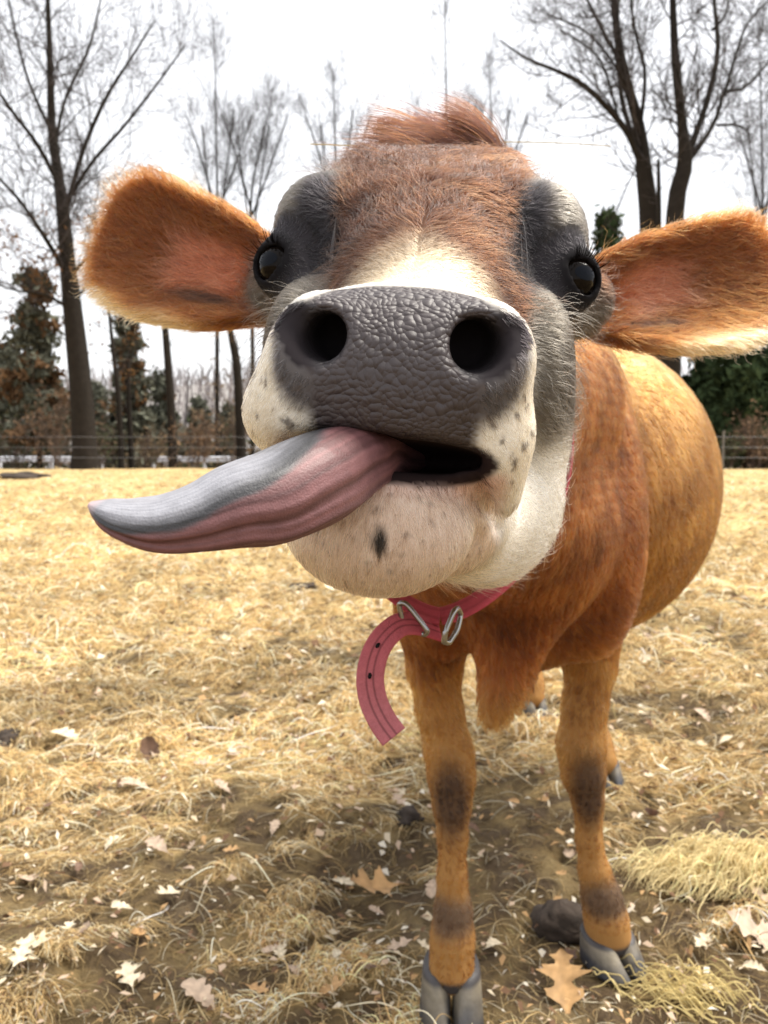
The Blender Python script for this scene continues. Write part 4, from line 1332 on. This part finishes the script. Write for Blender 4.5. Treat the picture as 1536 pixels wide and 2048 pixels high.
ring = np.array([cc + vax * math.copysign(abs(math.cos(a)) ** 0.9, math.cos(a)) + hax * math.copysign(abs(math.sin(a)) ** 1.35, math.sin(a)) for a in th])
axis = nrm(np.cross(vax, hax)); axis = axis if axis[1] > 0 else -axis
PINK = np.array((0.40, 0.060, 0.078)); PALE = np.array((0.42, 0.135, 0.15))
ribbon(ring, np.tile(axis * 0.75 + np.array((0, 0, 0.65)), (len(ring), 1)), 0.026, 0.0035, lambda t_, x: PINK * (0.75 if abs(abs(x) - 0.5) < 0.13 else 1.0), "strap", collar)
tl_ = spl(np.array([(878, 1262, 0.650), (835, 1248, 0.640), (795, 1252, 0.632), (758, 1290, 0.622), (741, 1345, 0.616), (745, 1395, 0.612), (764, 1440, 0.608), (788, 1474, 0.604)], float), 40)
tcn = np.array([P(*q_) for q_ in tl_])
tac = []
for i in range(len(tcn)):
    g_ = tl_[min(i + 1, 39)] - tl_[max(i - 1, 0)]
    k_ = i / 39
    perp = np.array((-g_[1], g_[0])); perp = perp / np.linalg.norm(perp)       # across the strap in the picture plane
    tac.append(CAMR.T @ np.array((perp[0], -perp[1], 1.9 * (1 - k_) ** 1.6 - 0.25)))
te = ribbon(tcn, np.array(tac), 0.0225, 0.0032, lambda t_, x: (PINK + (PALE - PINK) * min(1, 1.25 * t_)) * (0.45 if abs(abs(x) - 0.25) < 0.02 else 1.0), "strap_end", collar, ncol=17)
# eyelets: raised rims around the strap holes
for k in (17, 23):
    nn_ = nrm(np.cross(nrm(np.gradient(tcn, axis=0))[k], nrm(np.array(tac[k])))); nn_ = nn_ if nn_[1] < 0 else -nn_
    s1_ = nrm(tac[k]); s2_ = np.cross(nn_, s1_)
    e_ = tube([tcn[k] + nn_ * 0.0019 + (s1_ * math.cos(a) * 0.0007 + s2_ * math.sin(a) * 0.0017) for a in np.linspace(0, 6.283, 13)[:-1]], 0.0010, "eyelet", M_EYE, None, True, 6)
    e_.parent = te; e_.matrix_parent_inverse = te.matrix_world.inverted()
def loop_px(pts, r, name, mat=M_STEEL):
    q_ = np.array([P(*p_) for p_ in pts]); n_ = 8
    out = []
    for i in range(len(q_)):
        a_, b_ = q_[i], q_[(i + 1) % len(q_)]
        for k in range(n_): out.append(a_ + (b_ - a_) * k / n_)
    out = np.array(out)
    for _ in range(3): out = (np.roll(out, 1, 0) + out * 2 + np.roll(out, -1, 0)) / 4
    return tube(out, r, name, mat, collar, True, 10)
loop_px([(797, 1207, 0.636), (812, 1206, 0.632), (856, 1262, 0.630), (850, 1270, 0.634), (808, 1255, 0.640)], 0.0023, "buckle")
loop_px([(916, 1216, 0.634), (908, 1222, 0.626), (890, 1266, 0.622), (888, 1284, 0.624), (898, 1286, 0.630), (914, 1262, 0.634), (922, 1230, 0.640)], 0.0024, "ring")

# ------------------------------------------------------------------ trees
def px_line(pts, Y, dy=0.0):
    """polyline of (px, py, half width px) standing on the plane y = Y, drifting dy in depth from end to end"""
    out, rr_ = [], []
    n = len(pts)
    for i, (px, py, hw) in enumerate(pts):
        yy = Y + dy * i / max(n - 1, 1)
        out.append(G(px, py, yy)); rr_.append(hw * yy / FPX)
    return np.array(out), np.array(rr_)

def smooth_line(p, r, n):
    tab = np.concatenate([p, r[:, None]], 1)
    o_ = spl(tab, n)
    return o_[:, :3], np.maximum(o_[:, 3], 0.004)

class Strands:
    def __init__(self): self.p, self.r = [], []
    def add(self, p, r): self.p.append(p); self.r.append(r)

def sprout(st, p0, d0, ln, r0, level, rg, up, npts=6, spread=0.75, kids=(5, 4)):
    """a side branch and, one level down, its own twigs"""
    pts_ = np.empty((npts, 3)); cur = p0.copy(); d_ = d0 / np.linalg.norm(d0)
    for i in range(npts):
        pts_[i] = cur
        cur = cur + d_ * ln / (npts - 1)
        d_ = d_ + rg.normal(size=3) * 0.13 + np.array((0, 0, up))
        d_ /= np.linalg.norm(d_)
    st.add(pts_, np.linspace(r0, r0 * 0.35, npts))
    if level > 0:
        for k in range(kids[len(kids) - level] if level <= len(kids) else 3):
            t_ = rg.uniform(0.2, 0.98)
            i = min(int(t_ * (npts - 1)), npts - 2)
            base = pts_[i] + (pts_[i + 1] - pts_[i]) * (t_ * (npts - 1) - i)
            dd = nrm(pts_[i + 1] - pts_[i]) + rg.normal(size=3) * spread
            sprout(st, base, dd, ln * rg.uniform(0.35, 0.6), r0 * 0.48, level - 1, rg, up, npts, spread, kids)

BARKC = np.array((0.022, 0.018, 0.0145))
TWIGC = np.array((0.060, 0.052, 0.050))

def tubes_mesh(lines, ns=9):
    V_, F_, o_ = [], [], 0
    for path, r in lines:
        N = len(path)
        tg = nrm(np.gradient(path, axis=0)); ref = np.array((0.13, 1.0, 0.07))
        s1 = nrm(np.cross(tg, ref)); s2 = np.cross(tg, s1)
        for j in range(ns):
            an = 2 * math.pi * j / ns
            V_.append(path + r[:, None] * (s1 * math.cos(an) + s2 * math.sin(an)) * (1 + 0.08 * math.sin(j * 2.4 + 1)))
        idx = o_ + np.arange(ns)[:, None] * N + np.arange(N)[None]
        a1 = idx[:, :-1]; a2 = idx[:, 1:]
        b1 = np.roll(idx, -1, 0)[:, :-1]; b2 = np.roll(idx, -1, 0)[:, 1:]
        F_.append(np.stack([a1, b1, b2, a2], -1).reshape(-1, 4)); o_ += ns * N
    return np.concatenate(V_), np.concatenate(F_)

def leaf_faces(cent, size, rg, flat=0.0):
    n = len(cent)
    a_ = nrm(rg.normal(size=(n, 3))); b_ = nrm(np.cross(a_, rg.normal(size=(n, 3))))
    sz = size * rg.uniform(0.6, 1.3, (n, 1))
    v_ = np.stack([cent - a_ * sz, cent + b_ * sz * 0.45, cent + a_ * sz, cent - b_ * sz * 0.45], 1).reshape(-1, 3)
    return v_, np.arange(4 * n).reshape(n, 4)

def bare_tree(name, label, Y, trunk, limbs, seed, n_side, side_len, up=0.10, kids=(5, 4), leaves=None, group=None, t_lo=0.42, twr=1.0):
    rg = np.random.default_rng(seed)
    tp_, tr_ = smooth_line(*px_line(trunk, Y), 26)
    base = tp_[0].copy()
    base[2] = float(gz(np.array([base[0]]), np.array([Y]))[0])
    tp_[0, 2] = base[2] - 0.1
    tr_[0] *= 1.25
    root = thing(name, label, "tree", group, loc=tuple(base))
    lines = [(tp_, tr_)]; st = Strands()
    for L_ in limbs:
        lp, lr2 = smooth_line(*px_line(L_, Y, rg.uniform(-2.5, 2.5)), 14)
        lines.append((lp, lr2 * 0.68))
    v_, f_ = tubes_mesh(lines)
    tr_o = link_mesh("trunk", v_, f_, M_BARK, None, True, {"col": np.tile(BARKC, (len(v_), 1))})
    keep_parent(tr_o, root)
    up_from = np.array([0, 0, 1.0])
    for li, (lp, lr2) in enumerate(lines):
        m_ = n_side if li else int(n_side * 1.2)
        for k in range(m_):
            t_ = rg.uniform(t_lo if li == 0 else 0.15, 1.0)
            i = min(int(t_ * (len(lp) - 1)), len(lp) - 2)
            tg = nrm(lp[i + 1] - lp[i])
            dd = tg * 0.9 + rg.normal(size=3) * 0.85 + np.array((0, 0, 0.25))
            sprout(st, lp[i].copy(), dd, side_len * rg.uniform(0.5, 1.2) * (1.15 - 0.5 * t_), max(0.009, min(0.032, lr2[i] * 0.4)) * twr, 2, rg, up, kids=kids)
    P_ = np.array(st.p); R_ = np.array(st.r)
    c_ = TWIGC * np.exp(rg.normal(size=(len(P_), 1)) * 0.2)
    cr = link_curves("crown", P_, np.maximum(R_, 0.0026), M_TWIG, None, c_)
    keep_parent(cr, root)
    if leaves:
        n_l, zmax, colr = leaves
        tips = P_[:, -1]
        tips = tips[tips[:, 2] < zmax]
        if len(tips):
            cl = tips[rg.integers(0, len(tips), max(6, n_l // 14))]
            cen = np.repeat(cl, 14, 0)[:n_l] + rg.normal(size=(min(n_l, len(cl) * 14), 3)) * 0.16
            v_, f_ = leaf_faces(cen, 0.06, rg)
            lo = link_mesh("leaves", v_, f_, M_LEAF, None, False, {"col": np.tile(colr, (len(v_), 1)) * np.exp(rg.normal(size=(len(v_), 1)) * 0.25)})
            keep_parent(lo, root); lo["kind"] = "stuff"
    return root

bare_tree("oak_tree", "tall bare oak with thick dark trunk, nearest tree at left", 20.0,
    [(170, 940, 25), (163, 800, 22), (148, 650, 19), (138, 560, 16), (127, 440, 13), (116, 350, 10), (104, 260, 8), (100, 130, 6), (95, -10, 4), (92, -120, 2)],
    [[(136, 555, 8), (105, 500, 7), (70, 445, 6), (30, 390, 4.5), (-30, 330, 3)], [(140, 560, 6), (165, 525, 4.5), (200, 500, 3), (240, 470, 2)],
     [(128, 440, 8), (140, 390, 7), (170, 290, 6), (215, 190, 5), (260, 120, 3.5), (310, 40, 2)], [(118, 370, 7), (75, 290, 6), (30, 230, 5), (-20, 160, 4)],
     [(125, 420, 6), (180, 330, 5), (250, 250, 4), (320, 160, 3), (370, 90, 2)], [(110, 300, 5), (130, 200, 4.5), (180, 90, 3.5), (205, -20, 2)],
     [(106, 270, 5), (60, 170, 4), (30, 60, 3), (5, -60, 2)], [(145, 620, 6), (90, 590, 4), (30, 580, 3), (-30, 560, 2)], [(145, 610, 5), (185, 560, 3), (230, 540, 2)]],
    11, 20, 2.3, leaves=(900, 6.5, (0.16, 0.085, 0.04)), kids=(6, 5), twr=0.62)
bare_tree("maple_tree", "dark bare tree with a long limb reaching left, behind the ear at photo right", 19.0,
    [(1312, 945, 26), (1308, 700, 24), (1300, 450, 19), (1290, 350, 16), (1278, 250, 11), (1250, 150, 9), (1232, 40, 7), (1226, -100, 4)],
    [[(1288, 340, 11), (1258, 270, 9), (1215, 215, 8), (1160, 165, 7), (1110, 140, 5), (1050, 115, 3.5), (1000, 80, 2)], [(1285, 330, 8), (1246, 210, 7), (1235, 120, 6), (1205, 60, 5), (1160, -30, 3)],
     [(1280, 260, 6), (1290, 150, 5), (1270, 60, 4), (1258, -40, 3)], [(1240, 250, 4), (1200, 120, 3), (1120, 60, 2)], [(1250, 160, 4), (1180, 70, 3), (1100, 30, 2)]],
    12, 17, 1.9, kids=(6, 5), twr=0.62)
bare_tree("maple_tree", "dark bare tree opening into three upright stems above the ear at photo right", 18.0,
    [(1338, 945, 24), (1342, 700, 21), (1352, 420, 17), (1370, 330, 15), (1364, 240, 9), (1352, 130, 8), (1346, 0, 6), (1344, -120, 3)],
    [[(1372, 325, 10), (1395, 260, 9), (1418, 190, 8), (1436, 100, 7), (1428, 0, 5), (1420, -80, 3)], [(1376, 325, 7), (1415, 270, 6), (1435, 230, 6), (1450, 185, 5), (1490, 175, 4), (1540, 120, 3)],
     [(1450, 186, 5), (1475, 100, 4), (1500, 40, 3), (1560, -20, 2)], [(1434, 250, 4), (1480, 252, 3), (1500, 270, 2)], [(1425, 60, 4), (1455, 20, 3), (1450, -60, 2)]],
    13, 17, 1.9, kids=(6, 5), twr=0.62)
far = [("tall slim bare tree with upswept twigs rising behind the ear at photo left", 434, 55, 34, 21), ("slim leaning bare tree just right of the upswept one", 505, 190, 36, 22),
       ("slim bare tree standing alone over the forehead's left side", 672, 140, 38, 23), ("tall slim bare tree directly behind the poll tuft", 895, 0, 36, 24),
       ("thin bare tree at the right edge behind the forked stems", 1525, 60, 33, 25), ("thin bare tree between the poll tuft and the forked stems", 985, 130, 40, 26)]
for lb, px, top_y, Y, sd_ in far:
    lean = -6 if px != 505 else 40
    bare_tree("slim_tree", lb, Y, [(px, 940, 5.0), (px, 700, 4.0), (px - lean * 0.1, 420, 2.3), (px + lean * 0.4, top_y + 0.45 * (420 - top_y), 1.4), (px + lean * 0.8, top_y + 0.15 * (420 - top_y), 0.8), (px + lean, top_y, 0.6)],
        [[(px, 520, 2.5), (px - 16, 380, 2), (px - 30, max(250, top_y + 80), 2)], [(px, 480, 2.5), (px + 18, 350, 2), (px + 34, max(220, top_y + 60), 2)], [(px, 430, 3), (px + 40, 320, 2), (px + 70, 230, 1.5)], [(px, 430, 3), (px - 36, 300, 2), (px - 62, 230, 1.5)]],
        sd_, 36, 1.9, up=0.26, kids=(5, 4), group="slim bare trees beyond the field", twr=0.30, t_lo=0.55)
for lb, pts_, Y, sd_, ns_ in (("thin dark trunk with few twigs beside the guardrail, under the ear at photo left", [(346, 938, 9), (341, 800, 8), (333, 690, 7), (327, 620, 5), (322, 540, 3)], 22.0, 31, 7),
                              ("thin brown trunk close to the muzzle's left edge", [(484, 938, 10), (478, 800, 9), (472, 720, 8), (462, 670, 6), (455, 600, 4)], 23.0, 32, 6),
                              ("thin forked trunk left of the small pine", [(243, 938, 6), (237, 800, 5.5), (226, 700, 4), (215, 590, 2.5)], 22.5, 33, 9),
                              ("slender pale brown trunk in front of the small pine", [(264, 938, 6), (258, 820, 5), (256, 720, 4)], 23.0, 34, 5),
                              ("pale grey dead trunk right of the small pine", [(296, 905, 5), (292, 850, 5), (288, 800, 4)], 26.0, 35, 2),
                              ("dark broken snag standing between the forked stems", [(1316, 700, 5), (1318, 440, 5), (1317, 320, 3)], 18.5, 36, 4)):
    bare_tree("young_tree", lb, Y, pts_, [], sd_, ns_, 1.0, kids=(3, 3), twr=0.5, leaves=(120, 6, (0.15, 0.08, 0.035)) if sd_ in (33, 34) else None)

# evergreens: whorled boughs carrying bunches of needles
M_NEEDLE = mat_strand("pine_needles", trans=0.15)
def conifer(px, top_y, Y, half, seed, label, colr=(0.045, 0.062, 0.030), brown=0.0, base_frac=0.12):
    rg = np.random.default_rng(seed)
    base = G(px, 935, Y); base[2] = float(gz(np.array([base[0]]), np.array([Y]))[0])
    top = G(px, top_y, Y); H_ = top[2] - base[2]; W_ = half * Y / FPX
    root = thing("pine_tree", label, "tree", "pines beyond the field", loc=tuple(base))
    tl = np.array([base + (0, 0, -0.1), base + (0, 0, H_ * 0.5), base + (0.05 * W_, 0, H_)])
    v_, f_ = tubes_mesh([smooth_line(tl, np.array((0.012, 0.009, 0.002)) * max(H_, 4) * 1.4, 12)], 7)
    keep_parent(link_mesh("trunk", v_, f_, M_BARK, None, True, {"col": np.tile(BARKC, (len(v_), 1))}), root)
    cs, cc_ = [], []
    nb = int(34 + H_ * 4)
    for k in range(nb):
        t_ = base_frac + (1 - base_frac) * rg.random() ** 0.9
        reach = W_ * (1.05 - t_) ** 0.75 * rg.uniform(0.45, 1.2)
        az = rg.uniform(0, 6.283); droop = rg.uniform(-0.25, 0.25)
        m_ = int(10 + 26 * reach / max(W_, 0.1))
        s_ = rg.uniform(0.15, 1, m_)
        q = base + np.stack([np.cos(az) * reach * s_, np.sin(az) * reach * s_, H_ * t_ + droop * reach * s_], 1)
        q = q + rg.normal(size=(m_, 3)) * np.array((0.16, 0.16, 0.09)) * (0.5 + W_ * 0.4)
        cs.append(q)
        tone = np.array(colr) * np.exp(rg.normal() * 0.3)
        if rg.random() < brown: tone = np.array((0.125, 0.075, 0.042)) * np.exp(rg.normal() * 0.25)
        cc_.append(np.tile(tone, (m_, 1)))
    cs = np.concatenate(cs); cc_ = np.concatenate(cc_)
    rep_ = 5
    cen = np.repeat(cs, rep_, 0) + rg.normal(size=(len(cs) * rep_, 3)) * 0.09
    v_, f_ = leaf_faces(cen, 0.15, rg)
    col_ = np.repeat(np.repeat(cc_, rep_, 0), 4, 0) * np.exp(rg.normal(size=(len(v_), 1)) * 0.15)
    cr = link_mesh("crown", v_, f_, M_NEEDLE, None, False, {"col": col_})
    keep_parent(cr, root)
PINES = [(80, 555, 24, 85, "bushy evergreen with rusty leaves left of the thick oak trunk", 0.45), (262, 640, 26, 48, "small dark pine between the thick oak and the ear at photo left", 0.25),
         (20, 690, 33, 80, "grey green pine at the left edge behind the rusty evergreen", 0.1), (195, 770, 36, 55, "low pine just right of the thick oak trunk", 0.0),
         (325, 745, 40, 62, "round low pine behind the guardrail under the ear at photo left", 0.05), (400, 800, 42, 50, "low hazy pine left of the muzzle", 0.1),
         (455, 815, 40, 46, "low pine touching the muzzle's left edge", 0.15), (110, 760, 38, 70, "low broad pine behind the guardrail at left", 0.1),
         (1205, 425, 26, 62, "dark pine peeking out between the brow and the ear at photo right", 0.0), (1462, 650, 24, 80, "tall dense dark pine right of the cow's back", 0.0),
         (1540, 590, 27, 95, "largest dark pine at the right edge", 0.0), (1395, 690, 30, 66, "dark pine directly behind the cow's back", 0.0),
         (1490, 740, 23, 60, "low dense pine in front of the tall dark ones at right", 0.05), (1425, 770, 26, 55, "low pine against the cow's flank", 0.0),
         (1600, 680, 24, 90, "broad dark pine mostly beyond the right edge", 0.0)]
for k, (px, ty, Y, hf, lb, br_) in enumerate(PINES):
    conifer(px, ty, Y, hf, 200 + k, lb, (0.040, 0.058, 0.028) if px > 1000 else (0.115, 0.118, 0.090), br_ * 0.5)  # left pines greyed, haze put into their needle colour

# shrubs along the fence
def shrub(px, top_y, Y, half, seed, label, colr, n_l=420):
    rg = np.random.default_rng(seed)
    base = G(px, 938, Y); base[2] = float(gz(np.array([base[0]]), np.array([Y]))[0])
    H_ = G(px, top_y, Y)[2] - base[2]; W_ = half * Y / FPX
    root = thing("shrub", label, "shrub", "shrubs along the field edge", loc=tuple(base))
    st = Strands()
    for k in range(16):
        d_ = np.array((rg.normal() * 0.45 * W_ / max(H_, 0.3), rg.normal() * 0.3, 1.0))
        sprout(st, base + rg.normal(size=3) * np.array((0.2 * W_, 0.2, 0)), d_, H_ * rg.uniform(0.6, 1.0), 0.012, 2, rg, 0.03, kids=(4, 3))
    P_ = np.array(st.p)
    keep_parent(link_curves("branches", P_, np.maximum(np.array(st.r), 0.004), M_TWIG, None, np.tile((0.13, 0.095, 0.075), (len(P_), 1))), root)
    tips = P_[:, -1]
    cen = tips[rg.integers(0, len(tips), n_l)] + rg.normal(size=(n_l, 3)) * 0.10
    cen[:, 2] = np.maximum(cen[:, 2], base[2] + 0.03)
    v_, f_ = leaf_faces(cen, 0.07, rg)
    lo = link_mesh("leaves", v_, f_, M_LEAF, None, False, {"col": np.repeat(np.array(colr) * np.exp(rg.normal(size=(n_l, 1)) * 0.3), 4, 0)})
    keep_parent(lo, root); lo["kind"] = "stuff"
RUST = (0.15, 0.100, 0.066); OLIVE = (0.075, 0.08, 0.045); DUN = (0.16, 0.12, 0.075)
SHR = [(112, 790, 22, 42, RUST, "rusty leafed shrub left of the thick oak trunk"), (392, 850, 22, 36, RUST, "rusty shrub left of the tongue's top"), (470, 770, 24, 32, DUN, "dull brown shrub beside the muzzle"),
       (30, 840, 24, 50, OLIVE, "olive shrub at the left edge"), (205, 850, 24, 40, OLIVE, "olive shrub right of the thick oak trunk"), (300, 870, 24, 34, DUN, "dull brown shrub under the ear at photo left"),
       (1505, 830, 22, 34, RUST, "rusty shrub before the dark pines at right"), (1455, 880, 22, 30, OLIVE, "low olive shrub next to the cow's flank"),
       (1540, 880, 22, 34, DUN, "low brown shrub at the right edge")]
for k, (px, ty, Y, hf, cl_, lb) in enumerate(SHR): shrub(px, ty, Y, hf, 300 + k, lb, cl_)

# far hillside with a bare wood on it
hx = np.linspace(-260, 260, 80); hy = np.linspace(60, 330, 40)
HX, HY = np.meshgrid(hx, hy, indexing='ij')
def hill_z(x, y):
    p = np.stack([x, y, 0 * x], -1).reshape(-1, 3)
    rise = sstep(60, 190, y) * (18.0 + 2.0 * np.sin(x / 45.0 + 1.0))
    return rise - 0.3 + (0.6 * wob(p, 0.06, 91)).reshape(x.shape) * sstep(60, 90, y)
HZ = hill_z(HX, HY)
hv = np.stack([HX, HY, HZ], -1).reshape(-1, 3)
ii, jj = np.meshgrid(np.arange(79), np.arange(39), indexing='ij'); i0 = (ii * 40 + jj).ravel()
M_HILL = mat_attr("hazy_hillside_litter", rough=1.0, spec=0.0, noise=0.4, nscale=0.4)
hill = link_mesh("hill", hv, np.stack([i0, i0 + 40, i0 + 41, i0 + 1], 1), M_HILL, None, True, {"col": np.tile((0.26, 0.245, 0.235), (len(hv), 1))})  # grey lightened, distance haze put into the hill's colour
tag(hill, "grey wooded hillside far behind the field", None, None, "structure")
nW = 9000
wx = rng.uniform(-240, 240, nW); wy = rng.uniform(40, 200, nW)
wz = np.where(wy > 60, hill_z(wx, wy), 0.0) - 0.2
wh = rng.uniform(2.5, 6.5, nW)
wp = np.empty((nW, 4, 3))
for i in range(4):
    wp[:, i] = np.stack([wx + rng.normal(size=nW) * 0.2 * i, wy, wz + wh * i / 3], 1)
wood = link_curves("far_wood", wp, np.outer(rng.uniform(0.05, 0.16, nW), (1, 0.9, 0.6, 0.2)), M_TWIG, None, np.array((0.24, 0.215, 0.21)) * np.exp(rng.normal(size=(nW, 1)) * 0.22))
tag(wood, "far bare grey woodland covering the hillside", None, None, "stuff")
nU = 16000
ux = rng.uniform(-34, 34, nU); uy = rng.uniform(31, 48, nU)
uz = gz(ux, uy) + np.abs(rng.normal(size=nU)) * 1.0
ok_ = np.ones(nU, bool)
v_, f_ = leaf_faces(np.stack([ux, uy, uz], 1), 0.17, rng)
uc = np.array([(0.060, 0.070, 0.038), (0.12, 0.095, 0.06), (0.16, 0.10, 0.05), (0.09, 0.085, 0.07)])[rng.integers(0, 4, nU)] * np.exp(rng.normal(size=(nU, 1)) * 0.3)
und = link_mesh("undergrowth", v_, f_, M_LEAF, None, False, {"col": np.repeat(uc, 4, 0)})
tag(und, "tangled dull undergrowth behind the wire fence", None, None, "stuff")

# ------------------------------------------------------------------ guardrail and wire fence
rail = thing("guardrail", "pale metal guardrail running behind the trees at left", "guardrail", loc=(-8, 30, float(gz(np.array([-8.0]), np.array([30.0]))[0])))
prof = [(0.00, 0.16), (-0.05, 0.12), (-0.05, 0.06), (0.0, 0.02), (0.0, -0.02), (-0.05, -0.06), (-0.05, -0.12), (0.0, -0.16)]
rx = np.linspace(-34, -3.5, 40)
rv = np.array([(x, 30.0 + a_ + 0.02 * math.sin(x), 0.83 + b_ * 0.72) for x in rx for a_, b_ in prof] + [(x, 30.012 + a_ + 0.02 * math.sin(x), 0.83 + b_ * 0.72) for x in rx for a_, b_ in prof])
rf = []
K = len(prof); off_ = len(rx) * K
for i in range(len(rx) - 1):
    for j in range(K - 1):
        q = (i * K + j, i * K + j + 1, (i + 1) * K + j + 1, (i + 1) * K + j)
        rf.append(q); rf.append(tuple(off_ + k for k in q[::-1]))
keep_parent(link_mesh("rail", rv, rf, M_GALV, None, True), rail)
def post_mesh(x, y, z0, z1, w, d):
    v_ = [(x + sx * w, y + sy * d, z) for z in (z0, z1) for sx, sy in ((-1, -1), (1, -1), (1, 1), (-1, 1))]
    v_ += [(x, y, z1 + w * 0.6)]
    f_ = [(0, 1, 5, 4), (1, 2, 6, 5), (2, 3, 7, 6), (3, 0, 4, 7), (4, 5, 8), (5, 6, 8), (6, 7, 8), (7, 4, 8)]
    return np.array(v_), f_
for x in np.arange(-33, -3, 2.0):
    v_, f_ = post_mesh(x, 30.12, float(gz(np.array([x]), np.array([30.1]))[0]) - 0.1, 0.93, 0.05, 0.08)
    keep_parent(link_mesh("post", v_, f_, M_GALV, None, False), rail)
fence = thing("wire_fence", "thin wire fence on slim posts along the far edge of the field", "fence", loc=(0, 19.4, 0.58))
M_POST = mat_plain("weathered_post", (0.16, 0.15, 0.135), 0.8)
M_WIRE = mat_plain("fence_wire", (0.22, 0.22, 0.23), 0.5, 0.4)
for x in (-13.5, -9.8, -2.4, 1.3, 5.0, 8.52, 12.2):
    z0 = float(gz(np.array([x]), np.array([19.4]))[0])
    v_, f_ = post_mesh(x, 19.4, z0 - 0.1, z0 + 0.95, 0.020, 0.02)
    keep_parent(link_mesh("post", v_, f_, M_POST, None, False), fence)
for hgt in (0.30, 0.56, 0.82):
    xs = np.linspace(-14, 13, 60)
    zz = gz(xs, np.full(60, 19.4))
    zz = np.convolve(np.pad(zz, 6, mode='edge'), np.ones(13) / 13, 'valid')
    tube(np.stack([xs, np.full(60, 19.36), zz + hgt], 1), 0.004, "wire", M_WIRE, fence, False, 5)
